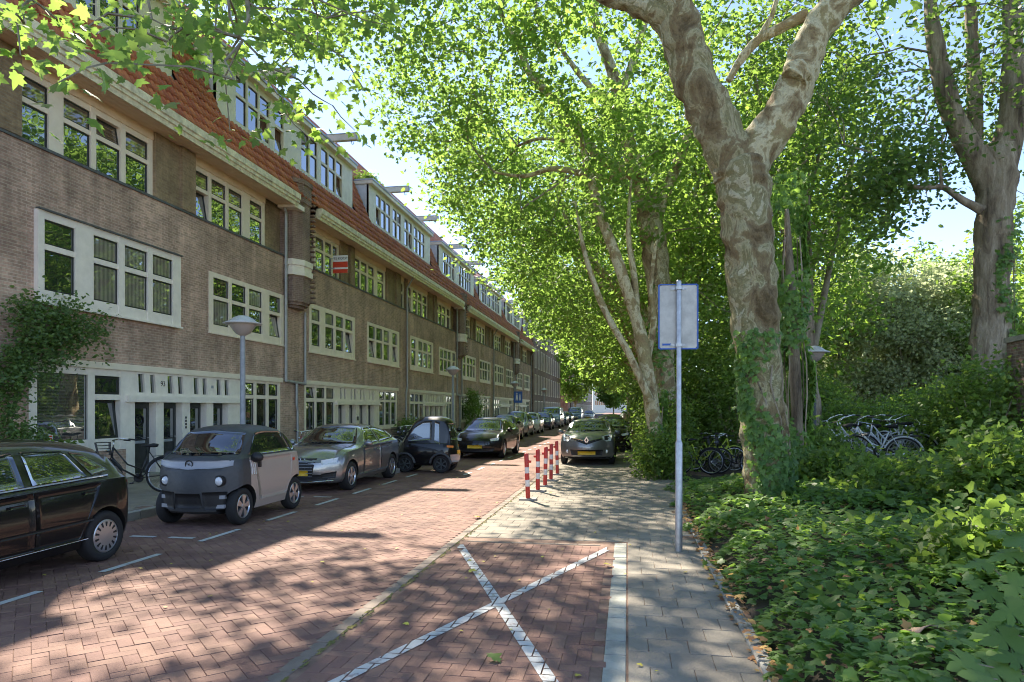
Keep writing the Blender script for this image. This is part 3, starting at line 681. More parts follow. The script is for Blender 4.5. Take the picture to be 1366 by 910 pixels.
EAVE = (-11.52, 9.36); BRK = (-13.0, 12.72); RIDGE = (-15.6, 16.1)
def house(kind, y0, y1, off, label, near, doorcol='door_dark'):
    H = thing('brick_house', label, 'house', (0, 0, 0), group='houses of the brick terrace')
    S = lambda a: a+off
    rnd = random.Random(int(y0*10))
    A = kind == 'A'
    # measured layout (metres along the street, first pair of houses), repeated every 24.6 m
    if A:
        g1 = (12.05, 14.78); g2 = (19.78, 22.25); door0 = [15.1, 16.16, 17.26, 18.34]; panel = (14.78, 19.78)
        trans = [pxr(a, b, 1, 0) for a, b in ((185,194.5),(201,209),(224,232.7),(238,246),(259,266.7),(270.6,277.6),(289.4,296.4),(300,307))]
        wA = (12.17, 16.71, 4.0, 5.9); wB = (18.09, 22.47, 4.03, 5.80)
        colA = [(12.33,13.13),(13.65,14.42),(14.62,15.42),(15.6,16.38)]; colB = [(18.3,19.1),(19.25,20.05),(20.22,21.02),(21.48,22.25)]
        lint = (12.0, 22.35); grp = [(max(11.84, y0-off), 15.88), (17.42, 21.42)]
        if near: grp[0] = (11.84, 15.88)
        gcols = [[(11.95,12.66),(13.05,13.82),(13.98,14.75),(14.92,15.72)], [(17.56,18.28),(18.42,19.16),(19.30,20.06),(20.5,21.25)]]
        recess = [(21.42, 22.4)]
    else:
        g1 = (24.06, 26.85); g2 = (31.80, 34.55); door0 = [27.15, 28.3, 29.45, 30.5]; panel = (26.85, 31.80)
        trans = [pxr(a, b, 7.11, 400) for a, b in ((385,405),(422,440),(485,502),(518,538),(572,590),(605,620),(660,672),(690,705))]
        wA = (24.42, 28.86, 3.98, 5.84); wB = (30.36, 34.86, 4.0, 5.86)
        colA = [pxr(a, b, 7.11, 400) for a, b in ((107,188),(238,318),(338,410),(428,497))]; colB = [pxr(a, b, 7.11, 400) for a, b in ((650,712),(722,780),(792,845),(875,920))]
        lint = (24.0, 34.65); grp = [(24.45, 27.45), (28.78, 33.1), (35.05, 36.0)]
        gcols = [[(24.55,25.1),(25.25,25.98),(26.12,26.72),(26.85,27.3)], [(28.92,29.75),(29.9,30.65),(30.8,31.55),(32.0,32.85)], [(35.2,35.85)]]
        recess = []
    holes = [(S(g1[0]), S(g1[1]), .82, 2.72), (S(panel[0]), S(panel[1]), .1, 2.72), (S(g2[0]), S(g2[1]), .82, 2.72),
             (S(wA[0]), S(wA[1]), wA[2], wA[3]), (S(wB[0]), S(wB[1]), wB[2], wB[3])]
    mb = MB(); skin(mb, y0, y1, .1, 7.18, holes)
    mb.box(FX-9, FX-.36, y0, y1, .1, 9.4)                      # body of the house behind the facade
    mb.build('wall', 'facade_brick', H)
    mb = MB(); mb.box(FX-.4, FX+.04, y0, y1, 7.18, 7.24); mb.build('ledge', 'lead', H)
    # brick pillars of the top storey
    edges = [y0]+[S(v) for g_ in grp for v in g_]+[y1]
    mb = MB()
    for i in range(0, len(edges), 2):
        if edges[i+1]-edges[i] < .05: continue
        a, b = edges[i], edges[i+1]
        mb = MB()
        if i == len(edges)-2 and recess: mb.box(FX-.4, FX-.22, a, b, 7.24, 8.95)
        elif b-a > .9:
            mb.box(FX-.4, FX-.03, a, a+(b-a)*.62, 7.24, 8.95); mb.build('pillar', 'pillar_brick', H); mb = MB(); mb.box(FX-.4, FX+.06, a+(b-a)*.62, b, 7.24, 8.93)
        else: mb.box(FX-.4, FX-.02, a, b, 7.24, 8.95)
        mb.build('pillar', 'pillar_brick', H)
    # ground floor joinery
    mb = MB(); mb.box(FX-.1, FX+.06, S(lint[0]), S(lint[1]), 2.72, 2.87); mb.build('lintel', 'cream_paint', H)
    def third(c0, c1, n): 
        wd = (c1-c0-.14*(n-1)-.3)/n; return [(c0+.15+i*(wd+.14), c0+.15+i*(wd+.14)+wd) for i in range(n)]
    pk = lambda i, j: rnd.choice(['window_glass', 'window_glass', 'curtain_glass', 'window_glass'])
    if A and near:
        window(H, FX, S(g1[0]), S(g1[1]), .82, 2.72, [(S(12.25), S(13.6))], [(1.1, 2.56)], 'white_paint', pick=lambda i, j: 'curtain_glass', outer=True) if False else None
        mbf = MB(); x0, x1 = FX-.14, FX
        for (a, b, c, d) in ((12.05,12.25,.82,2.72),(13.6,13.8,.82,2.72),(14.6,14.78,.82,2.72),(12.25,13.6,.82,1.1),(12.25,13.6,2.56,2.72),(13.8,14.6,.82,1.1),(13.8,14.6,2.0,2.13),(13.8,14.6,2.56,2.72)):
            mbf.box(x0, x1-(0 if b-a < .3 else .012), S(a), S(b), c, d)
        fr = mbf.build('window', 'white_paint', H)
        link('pane', pane_mesh(1.35, 1.46, 'shop_glass', .012), fr, (FX-.055, S(12.925), 1.1))
        link('pane', pane_mesh(.80, .43, 'window_glass', .06), fr, (FX-.055, S(14.2), 2.13))
        link('pane', pane_mesh(.80, .90, 'window_glass', .06), fr, (FX-.07, S(14.2), 1.1), (0, -.13, 0))
        q = MB(); q.box(FX-.053, FX-.048, S(12.55), S(12.69), 1.12, 1.25); q.build('sticker', 'plate_white', fr); q = MB(); q.box(FX-.0475, FX-.045, S(12.57), S(12.67), 1.145, 1.175); q.box(FX-.0475, FX-.045, S(12.57), S(12.67), 1.195, 1.225); q.build('sticker', 'sign_red', fr)
    else:
        window(H, FX, S(g1[0]), S(g1[1]), .82, 2.72, [(S(a), S(b)) for a, b in third(*g1, 3)], [(.98, 2.06), (2.2, 2.62)], pick=pk, ajar=[(0, 1)] if rnd.random() < .5 else ())
    window(H, FX, S(g2[0]), S(g2[1]), .82, 2.72, [(S(a), S(b)) for a, b in third(*g2, 3)], [(.98, 2.12), (2.24, 2.63)], pick=pk)
    # entrance: panel with slim lights over a row of four recessed doors
    pm = 'white_paint' if (A and near) else 'cream_paint'
    op = [(S(a), S(a)+.76) for a in door0]
    mb = MB(); skin(mb, S(panel[0]), S(panel[1]), 2.12, 2.72, [(S(a), S(b), 2.2, 2.66) for a, b in trans], FX-.14, FX-.01)
    skin(mb, S(panel[0]), S(panel[1]), .12, 1.96, [(a, b, .12, 1.96) for a, b in op], FX-.3, FX-.01)
    mb.build('entrance_panel', pm, H)
    mb = MB(); mb.box(FX-.3, FX+.10, S(panel[0])-.02, S(panel[1])+.02, 1.96, 2.12); mb.build('door_canopy', pm, H)
    for a, b in trans:
        t = MB(); yy0, yy1 = S(a), S(b)
        t.box(FX-.09, FX-.07, yy0, yy1, 2.2, 2.66); t.build('transom_light', 'window_glass', H)
        t = MB(); t.prism([(yy0-.002, 2.2), (yy0+.03, 2.2), (yy0-.002, 2.66)], 'x', FX-.12, FX-.015); t.prism([(yy1+.002, 2.66), (yy1-.05, 2.66), (yy1+.002, 2.2)], 'x', FX-.12, FX-.015); t.build('transom_bar', pm, H)
    for i, (a, b) in enumerate(op):
        d = MB(); xx = FX-.2
        d.box(xx-.06, xx, a+.01, b-.01, .14, 1.95); d.mi = 0
        d.box(xx, xx+.018, a+.06, a+.12, .2, 1.9); d.box(xx, xx+.018, b-.12, b-.06, .2, 1.9); d.box(xx, xx+.018, a+.12, b-.12, 1.82, 1.9); d.box(xx, xx+.018, a+.12, b-.12, .9, 1.0); d.box(xx, xx+.018, a+.12, b-.12, .2, .4)
        dr = d.build('front_door', doorcol, H)
        q = MB(); q.box(xx+.001, xx+.008, a+.14, b-.14, 1.02, 1.8); q.build('door_pane', 'window_glass', dr)
        q = MB(); q.box(xx+.018, xx+.035, a+.2, b-.2, .915, .985); q.build('letter_slot', 'zinc', dr)
        q = MB(); q.tube([(xx+.02, b-.09, 1.05), (xx+.07, b-.09, 1.05), (xx+.07, b-.17, 1.05)], .011, 6); q.build('handle', 'chrome', dr)
        q = MB(); q.box(FX-.25, FX+.12, a-.04, b+.04, .118, .16); q.build('doorstep', 'kerb_stone', H)
        if near or not A:
            if i == 0 and near and A:
                q = MB(); ring = [(xx+.03, (a+b)/2+.13*math.cos(k*PI/8), 1.5+.13*math.sin(k*PI/8)) for k in range(17)]; q.tube(ring, .018, 6, False); q.build('wreath', 'bike_black', dr)
    if near:
        ys = [S(15.98), S(19.9-.62), S(17.05)] if A else [S(29.3)]
        if A:
            lettering('house_number', '93', .19, 'print_black', H, (FX-.004, py2y(217.7), 2.44), (PI/2, 0, PI/2))
            q = MB(); q.box(FX-.012, FX+.002, py2y(283.5)-.05, py2y(283.5)+.05, 2.39, 2.47); q.build('number_plaque', 'lamp_pole', H)
            for k in range(4): q = MB(); q.box(FX-.012, FX+.012, S(17.04), S(17.09), 1.25+.09*k, 1.31+.09*k); q.build('bell_button', 'lamp_pole_dark', H)
        else:
            q = MB(); q.box(FX-.012, FX+.004, S(29.16), S(29.34), 1.26, 1.44); q.build('number_plaque', 'print_black', H)
    # first floor windows
    pk1 = (lambda i, j: 'window_glass' if i == 0 else 'curtain_glass') if (A and near) else pk
    rows = [(wA[2]+.26, 5.10), (5.22, wA[3]-.17)]
    window(H, FX+(.10 if A and near else .02), S(wA[0]), S(wA[1]), wA[2], wA[3], [(S(a), S(b)) for a, b in colA], rows, 'white_paint' if A and near else 'cream_paint', .24 if A and near else .16, pick=pk1, ajar=() if A else [(3, 0)])
    rows = [(wB[2]+.24, 5.02), (5.13, wB[3]-.14)]
    if A and near:
        mb = MB(); mb.box(FX+.06, FX+.16, S(wA[0])-.02, S(wA[1])+.02, wA[3], wA[3]+.03); mb.build('window_flashing', 'lead', H)
    pk2 = (lambda i, j: 'red_glass' if (i, j) == (0, 0) else 'window_glass') if (A and abs(off-24.6) < .1) else pk
    if A and abs(off-24.6) < .1:
        window(H, FX+.02, S(wB[0]), S(wB[1]), wB[2], wB[3], [(S(a), S(b)) for a, b in colB], rows, pick=pk, ajar=[(3, 0)])
    else:
        window(H, FX+.02, S(wB[0]), S(wB[1]), wB[2], wB[3], [(S(a), S(b)) for a, b in colB], rows, pick=pk, ajar=[(3, 0)] if A else [(0, 0), (3, 0)])
    # second floor ribbon windows, set back between the pillars
    for gi, (gr, gc) in enumerate(zip(grp, gcols)):
        aj = [(2, 1)] if (gi == 0 and A and near) else ([(0, 0)] if rnd.random() < .4 else ())
        window(H, FX-.12, S(gr[0]), S(gr[1]), 7.24, 8.74, [(S(a), S(b)) for a, b in gc], [(7.30, 8.05), (8.16, 8.60)], 'cream_paint', .16,
               pick=lambda i, j: 'blind_glass' if j == 1 else 'window_glass', ajar=aj, outer=False)
        q = MB(); q.box(FX-.3, FX-.09, S(gr[0]), S(gr[1]), 8.74, 8.955); q.build('window_head', 'soffit_paint', H)
    # boarded soffit and gutter, ending at the pier
    gy0, gy1 = (y0, S(22.45)) if A else (S(24.15), y1)
    mb = MB(); xs = np.linspace(FX-.13, -11.5, 9)
    for i in range(8): mb.box(xs[i], xs[i+1]-.012, gy0, gy1, 8.955+.004*(i % 2), 8.99)
    mb.build('soffit', 'soffit_paint', H)
    mb = MB(); mb.prism([(-11.5,8.94),(-11.42,8.90),(-11.40,9.02),(-11.36,9.03),(-11.36,9.12),(-11.32,9.14),(-11.32,9.33),(-11.55,9.33),(-11.62,8.995)], 'y', gy0, gy1)
    mb.build('gutter', 'gutter_paint', H)
    # roof: underlay, lower steep tiles, upper slope
    mb = MB()
    mb.add([(EAVE[0]-.1,y0,EAVE[1]-.05),(EAVE[0]-.1,y1,EAVE[1]-.05),(BRK[0],y1,BRK[1]),(BRK[0],y0,BRK[1]),(RIDGE[0],y1,RIDGE[1]),(RIDGE[0],y0,RIDGE[1]),(-21,y1,9.4),(-21,y0,9.4)],
           [(0,1,2,3),(3,2,4,5),(5,4,6,7),(0,3,5,7),(1,6,4,2)])
    roof = mb.build('roof', 'roof_under', H)
    mid = 10.62; tt = (mid-EAVE[1])/(BRK[1]-EAVE[1]); MIDP = (EAVE[0]+(BRK[0]-EAVE[0])*tt, mid)
    n = tile_field(roof, EAVE, MIDP, y0, y1, 300 if near and A else 0)
    d_lo, d_hi = (S(11.45), S(23.9)) if A else (S(23.9), S(36.05))
    halves = [(max(y0, S(11.45)), S(16.75), S(11.45)), (S(18.8), y1, S(23.9))] if A else [(y0, S(29.1), S(23.9)), (S(31.1), y1, S(36.1))]
    tile_field(roof, MIDP, BRK, halves[0][1]+.02, halves[1][0]-.02, 0)
    if off < 30: tile_field(roof, BRK, RIDGE, y0, y1, 0)
    else:
        q = MB(); q.add([(BRK[0]+.04,y0,BRK[1]+.05),(BRK[0]+.04,y1,BRK[1]+.05),(RIDGE[0]+.03,y1,RIDGE[1]+.04),(RIDGE[0]+.03,y0,RIDGE[1]+.04)], [(0,1,2,3)]); q.build('roof_tiles', 'roof_tile', roof)
    q = MB(); q.lathe([(.11, 0), (.11, y1-y0)], (RIDGE[0], y0, RIDGE[1]+.02), 'y', 8); q.build('ridge_tiles', 'roof_tile', roof)
    for (a, b, ctr) in halves:
        sgn = 1 if b > ctr+2 else -1                          # which way the half runs from the party wall
        lo, hi = min(a, b), max(a, b)
        D = MB(); D.mi = 0
        D.box(-12.33, -12.2, lo, hi, 10.55, 10.72)
        cols = []
        c = ctr+sgn*.32; sp = []
        for wd in (.62, .62, None, .62, .62, .62):
            if wd is None: c += sgn*.26; continue
            sp.append((min(c, c+sgn*wd), max(c, c+sgn*wd))); c += sgn*(wd+.10)
        cols = [k for k in sorted(sp) if k[0] > lo+.02 and k[1] < hi-.02]
        D.mi = 2; D.box(-14.1, -12.33, lo+.03, hi-.03, 10.6, 12.55); D.mi = 1
        e = hi if sgn > 0 else lo
        if lo < e-.01 or hi > e+.01:
            s0, s1 = (e-.03, e) if sgn > 0 else (e, e+.03)
            D.mi = 3; D.prism([(-12.22,10.62),(-12.22,12.56),(-13.4,12.56)], 'y', s0, s1)
            D.mi = 1; D.prism([(-12.14,10.5),(-12.14,10.72),(-13.15,12.9),(-13.3,12.9)], 'y', s0-.02, s1+.02)
        D.mi = 0; D.box(-14.6, -12.0, lo-.06 if sgn < 0 else lo, hi+.06 if sgn > 0 else hi, 12.56, 12.72)
        D.mi = 1; D.box(-14.6, -11.96, lo-.08 if sgn < 0 else lo, hi+.08 if sgn > 0 else hi, 12.725, 12.80)
        dm = D.build('dormer', ['dormer_paint', 'zinc', 'roof_under', 'cheek_paint'], H)
        ys = [lo]+[v for k in cols for v in k]+[hi]
        F = MB()
        for i in range(0, len(ys), 2): F.box(-12.32, -12.2, ys[i], ys[i+1], 10.722, 12.558)
        for k in cols:
            for z_a, z_b in ((10.722, 10.92), (11.72, 11.82), (12.36, 12.558)): F.box(-12.32, -12.212, k[0], k[1], z_a, z_b)
        fr = F.build('dormer_frame', 'dormer_paint', dm)
        for i, k in enumerate(cols):
            for z_a, z_b in ((10.92, 11.72), (11.82, 12.36)):
                o = link('pane', pane_mesh(k[1]-k[0], z_b-z_a, 'window_glass', .03), dm, (-12.26, (k[0]+k[1])/2, z_a))
                if z_a < 11 and rnd.random() < .15: o.rotation_euler = (0, -.17, 0)
        by = ctr+sgn*2.72
        if lo < by < hi:
            q = MB(); q.box(-14.2, -10.95, by-.11, by+.11, 12.83, 13.08); q.mi = 1; q.box(-14.2, -10.93, by-.13, by+.13, 13.08, 13.11); q.box(-10.95, -10.92, by-.12, by+.12, 12.82, 13.078); q.mi = 2
            q.tube([(-11.2, by, 12.84), (-11.2, by, 12.72), (-11.15, by, 12.66), (-11.1, by, 12.7), (-11.12, by, 12.75)], .014, 6)
            q.build('hoist_beam', ['white_paint', 'zinc', 'lead'], H)
    # pier with pipes at the far end of A houses; plain pipe at their near end
    if A:
        P = MB(); c = S(23.25); 
        def oct(w_, d_): return [(FX-.3, c-w_), (FX+d_*.55, c-w_), (FX+d_, c-w_*.45), (FX+d_, c+w_*.45), (FX+d_*.55, c+w_), (FX-.3, c+w_)]
        P.prism(oct(.62, .50), 'z', 5.62, 9.05); P.prism(oct(.56, .42), 'z', 5.52, 5.62); P.prism(oct(.48, .30), 'z', 5.42, 5.52); P.prism(oct(.66, .54), 'z', 9.2, 9.85); P.prism(oct(.70, .58), 'z', 9.85, 10.02); P.prism(oct(.62, .5), 'z', 9.05, 9.2)
        for z_ in np.arange(5.7, 9.8, .19): P.box(FX+.1, FX+.53, c+.50, c+.66, z_, z_+.06)
        pr = P.build('pier', 'pier_brick', H)
        for sh_, za_, zb_ in ((oct(.72, .58), 6.92, 7.12), (oct(.72, .58), 6.56, 6.76), (oct(.66, .54), 6.765, 6.915)): q = MB(); q.prism(sh_, 'z', za_, zb_); q.build('stone_band', 'white_paint', pr)
        q = MB(); q.box(FX-.1, FX+.56, c-1.0, c-.3, 8.86, 9.02); q.build('gutter_block', 'white_paint', pr)
        q = MB(); yp = c-.78
        q.tube([(FX+.1, yp-.1, 8.9), (FX+.1, yp, 8.7), (FX+.1, yp, 2.75)], .055, 8); q.tube([(FX+.08, c+.72, 5.4), (FX+.08, c+.72, 2.72)], .05, 8)
        q.tube([(FX+.08, yp, 2.78), (FX+.08, c+.74, 2.72)], .05, 8); q.tube([(FX+.08, c+.05, 2.72), (FX+.08, c+.05, 1.9), (FX+.08, c+.12, 1.7), (FX+.08, c+.12, .15)], .05, 8)
        q.build('drainpipe', 'pipe_grey', H)
    if not A or near is False:
        q = MB(); yp = S(35.96) if not A else None
        if yp:
            q.tube([(FX+.45, yp, 8.98), (FX+.4, yp, 8.9), (FX+.1, yp, 8.4), (FX+.1, yp, 3.0), (FX+.1, yp-.18, 2.6), (FX+.1, yp-.18, .15)], .055, 8)
            for z_ in (7.1, 5.4, 4.0): q.lathe([(.055, -.03), (.075, -.03), (.075, .03), (.055, .03)], (FX+.1, yp, z_), 'z', 8)
            q.build('drainpipe', 'pipe_grey', H)
    return H
house('A', 9.5, 23.55, 0, 'nearest brick house with number 93 over its doors and a rose on its wall', True)
hB = house('B', 23.55, 36.05, 0, 'second brick house, with the red and white for sale board on its top floor', True)
house('A', 36.05, 48.15, 24.6, 'third brick house, behind the black electric microcar, ending at the second pier', False)
house('B', 48.15, 60.65, 24.6, 'fourth brick house, just beyond the second brick pier with leafy shrubs at its doors', False)
house('A', 60.65, 72.75, 49.2, 'fifth brick house, behind the blue pedestrian-zone sign, before the third pier', False)
house('B', 72.75, 85.25, 49.2, 'sixth and farthest brick house of the tiled terrace, just beyond the third pier', False)
# for sale board, standing out from the wall of the second house
T = thing('for_sale_board', 'small red and white TE KOOP board fixed beside a top floor window', 'sale board', (0, 0, 0))
yb = 26.1; zb = 7.28; q = MB(); q.box(FX+.22, FX+.86, yb, yb+.02, zb, zb+.72); q.build('panel', 'sign_white', T)
q = MB(); q.box(FX+.22, FX+.86, yb-.006, yb-.001, zb, zb+.16); q.box(FX+.22, FX+.86, yb-.006, yb-.001, zb+.23, zb+.46); q.build('red_field', 'sign_red', T)
lettering('lettering', 'TE KOOP', .14, 'print_black', T, (FX+.54, yb-.004, zb+.59), (PI/2, 0, 0))
q = MB(); q.tube([(FX-.1, yb+.01, zb+.2), (FX+.3, yb+.01, zb+.2)], .015, 6); q.tube([(FX-.1, yb+.01, zb+.6), (FX+.3, yb+.01, zb+.6)], .015, 6); q.build('bracket', 'zinc', T)

# buildings farther on
def block(name, label, x0, x1, y0, y1, z1, wallm, wins, axis='x', fm='cream_paint', roofm='roof_under', group=None):
    B = thing(name, label, 'building', (0, 0, 0), group=group)
    mb = MB(); mb.box(x0, x1, y0, y1, -.1, z1); mb.build('wall', wallm, B)
    mb = MB(); mb.box(x0-.2, x1+.2, y0-.2, y1+.2, z1, z1+.35); mb.build('roof_edge', fm, B)
    for (a0, a1, za, zb2) in wins:
        n = max(1, int(round((a1-a0)/.8)))
        cw = (a1-a0-.1)/n; cols = [(a0+.1+i*cw, a0+i*cw+cw) for i in range(n)]
        if axis == 'x':
            window(B, x1+.04, a0, a1, za, zb2, cols, [(za+.12, zb2-.12)], fm, .1, outer=False)
        else:
            mb = MB(); mb.box(a0, a1, y0-.05, y0+.05, za, zb2); f = mb.build('window', fm, B)
            for c in cols: q = MB(); q.box(c[0], c[1]-.08, y0-.07, y0-.051, za+.12, zb2-.12); q.build('pane', 'window_glass', f)
    return B
ws = []
for k in range(11):
    y = 86.6+k*3.1
    for z0, z1 in ((3.6, 6.2), (7.0, 9.6), (10.4, 12.4)): ws.append((y, y+1.5, z0, z1))
    ws.append((y, y+2.0, .9, 2.8))
block('apartment_building', 'tall brown brick block with upright windows beyond the tiled terrace', -22, -11.7, 85.3, 121, 14, 'dark_brick', ws)
ws = []
for k in range(22):
    y = 146+k*3.4
    for z0, z1 in ((.9, 2.8), (3.8, 6.2), (7.2, 9.6), (10.6, 12.6)): ws.append((y, y+1.7, z0, z1))
blk2 = block('apartment_building', 'dark brown brick block on the far side of the side street', -24, -11.4, 140.2, 225, 15, 'dark_brick', ws)
block('corner_house', 'red and white corner house facing the street past the dark trees', -26, -11.6, 134.6, 140, 8.5, 'red_brick', [(-24+3*k, -22.4+3*k, z0, z0+1.8) for k in range(4) for z0 in (1.0, 4.2)], axis='y', fm='white_paint')
block('office_building', 'white office block with dark window bands closing the end of the street', -15, 6, 300, 320, 17, 'white_paint', [(-14, 5, 3.2+4*k, 5.4+4*k) for k in range(4)], axis='y', fm='white_paint')

# ------------------------------------------------------------------ vehicles (front towards -y, origin on the ground)
def pchip(xs, ys, x):
    xs = np.asarray(xs, float); ys = np.asarray(ys, float); h = np.diff(xs); d = np.diff(ys)/h
    m = np.zeros_like(ys)
    for i in range(1, len(xs)-1):
        if d[i-1]*d[i] > 0:
            w1 = 2*h[i]+h[i-1]; w2 = h[i]+2*h[i-1]; m[i] = (w1+w2)/(w1/d[i-1]+w2/d[i])
    m[0] = d[0]; m[-1] = d[-1]
    i = np.clip(np.searchsorted(xs, x)-1, 0, len(xs)-2); t = (x-xs[i])/h[i]
    return ys[i]*(2*t**3-3*t**2+1)+ys[i+1]*(-2*t**3+3*t**2)+h[i]*(m[i]*(t**3-2*t**2+t)+m[i+1]*(t**3-t**2))
def car_body(spec):
    "loft of symmetric sections; stations (y, z_bottom, z_shoulder, z_top, half_bottom, half_shoulder, half_top)"
    st = np.array(spec['st']); ys = st[:, 0]; L = ys[-1]
    yy = np.unique(np.concatenate([np.linspace(0, L, 46), np.linspace(0, .3, 6), np.linspace(L-.25, L, 5)]))
    P = [pchip(ys, st[:, k], yy) for k in range(1, 7)]
    nose = spec.get('nose', .28); tail = spec.get('tail', .15); crown = spec.get('crown', .05)
    secs = []
    for i, y in enumerate(yy):
        zb, zs, zt, wb, wsd, wt = [p[i] for p in P]
        hl = zs-zb
        K = [(0, zb), (wb*.85, zb), (wb, zb+.03), (wsd-.015, zb+.22*hl), (wsd, zb+.52*hl), (wsd-.006, zb+.80*hl), (wsd-.035, zs), (wsd-.05, zs+.012)]
        gh = max(zt-zs, .0)
        a = (wsd-.055, zs+.02)
        K += [(a[0]+(wt-a[0])*.35, zs+.02+gh*.36), (a[0]+(wt-a[0])*.75, zs+.02+gh*.74), (wt, zt-.055*min(1, gh*4)), (wt-.07, zt-.005), (wt*.6, zt+crown*.65), (wt*.3, zt+crown*.92), (0, zt+crown)]
        W = wsd
        out = []
        for x, z in K:
            q = (x/max(W, .1))**2
            o = nose*q*max(0, 1-y/.9)**1.2-tail*q*max(0, 1-(L-y)/.6)**1.2
            out.append((x, y+o-L/2, z))
        secs.append(out)
    n = len(secs[0]); bm = bmesh.new()
    full = []
    for s_ in secs:
        row = [bm.verts.new(p) for p in s_] + [bm.verts.new((-p[0], p[1], p[2])) for p in s_[-2:0:-1]]
        full.append(row)
    m = len(full[0])
    for i in range(len(full)-1):
        for k in range(m): bm.faces.new((full[i][k], full[i][(k+1) % m], full[i+1][(k+1) % m], full[i+1][k]))
    for row, sgn in ((full[0], 1), (full[-1], -1)):             # closed ends, with a rounded plan
        base = secs[0] if sgn == 1 else secs[-1]; y = 0 if sgn == 1 else L
        strips = []
        for k in range(n):
            r = row[k]; l = row[(m-k) % m]
            if k in (0, n-1): strips.append([r]); continue
            line = [r]
            for j in range(1, 8):
                x = r.co.x*(1-2*j/8); q = (x/max(st[0 if sgn == 1 else -1][5], .1))**2
                o = (nose*q if sgn == 1 else -tail*q)
                bul = spec.get('bulge', .05)*math.sin(PI*min(1, max(0, (r.co.z-base[0][2])/max(.05, base[-1][2]-base[0][2]))))*(-sgn)
                line.append(bm.verts.new((x, (y-L/2)+o+bul*(1-q), r.co.z)))
            line.append(l); strips.append(line)
        for k in range(n-1):
            A, B = strips[k], strips[k+1]
            if len(A) == 1:
                for j in range(len(B)-1): bm.faces.new((A[0], B[j], B[j+1]))
            elif len(B) == 1:
                for j in range(len(A)-1): bm.faces.new((A[j], B[0], A[j+1]))
            else:
                for j in range(len(A)-1): bm.faces.new((A[j], B[j], B[j+1], A[j+1]))
    bmesh.ops.recalc_face_normals(bm, faces=bm.faces)
    return bm
def cyl_bm(x0, x1, y, z, r, n=28):
    bm = bmesh.new(); a = []; b = []
    for k in range(n):
        t = 2*PI*k/n; a.append(bm.verts.new((x0, y+r*math.cos(t), z+r*math.sin(t)))); b.append(bm.verts.new((x1, y+r*math.cos(t), z+r*math.sin(t))))
    bm.faces.new(a); bm.faces.new(b[::-1])
    for k in range(n): bm.faces.new((a[k], b[k], b[(k+1) % n], a[(k+1) % n]))
    bmesh.ops.recalc_face_normals(bm, faces=bm.faces)
    return bm
def patch(bvh, A, B, view, eps=.006, nu=10, nv=5, skirt=.02):
    "panel lying on the body between outlines A and B (2D), seen along 'view'"
    def res(Lp, n):
        Lp = [Vector(p) for p in Lp]; d = [0]
        for i in range(1, len(Lp)): d.append(d[-1]+(Lp[i]-Lp[i-1]).length)
        out = []
        for k in range(n+1):
            t = d[-1]*k/n; i = 0
            while i < len(d)-2 and d[i+1] < t: i += 1
            f = (t-d[i])/max(1e-9, d[i+1]-d[i]); out.append(Lp[i]+(Lp[i+1]-Lp[i])*f)
        return out
    a, b = res(A, nu), res(B, nu)
    pos = []; nor = []
    for i in range(nu+1):
        for j in range(nv+1):
            p = a[i].lerp(b[i], j/nv)
            if view == 'R': o, d = Vector((3, p.x, p.y)), Vector((-1, 0, 0))
            elif view == 'L': o, d = Vector((-3, p.x, p.y)), Vector((1, 0, 0))
            elif view == 'F': o, d = Vector((p.x, -6, p.y)), Vector((0, 1, 0))
            elif view == 'B': o, d = Vector((p.x, 6, p.y)), Vector((0, -1, 0))
            else: o, d = Vector((p.x, p.y, 4)), Vector((0, 0, -1))
            h = bvh.ray_cast(o, d)
            if h[0] is None:
                q = bvh.find_nearest(o+d*2.2); h = q
            N = h[1].normalized()
            if N.dot(d) > 0: N = -N
            pos.append(h[0]+N*eps); nor.append(N)
    mb = MB(); mb.smooth = True
    idx = lambda i, j: i*(nv+1)+j
    f = [(idx(i, j), idx(i+1, j), idx(i+1, j+1), idx(i, j+1)) for i in range(nu) for j in range(nv)]
    rim = [idx(i, 0) for i in range(nu+1)]+[idx(nu, j) for j in range(1, nv+1)]+[idx(i, nv) for i in range(nu-1, -1, -1)]+[idx(0, j) for j in range(nv-1, 0, -1)]
    o = len(pos); k = len(rim)
    vs = pos+[pos[r]-nor[r]*skirt for r in rim]
    f += [(rim[i], rim[(i+1) % k], o+(i+1) % k, o+i) for i in range(k)]
    mb.add(vs, f); return mb
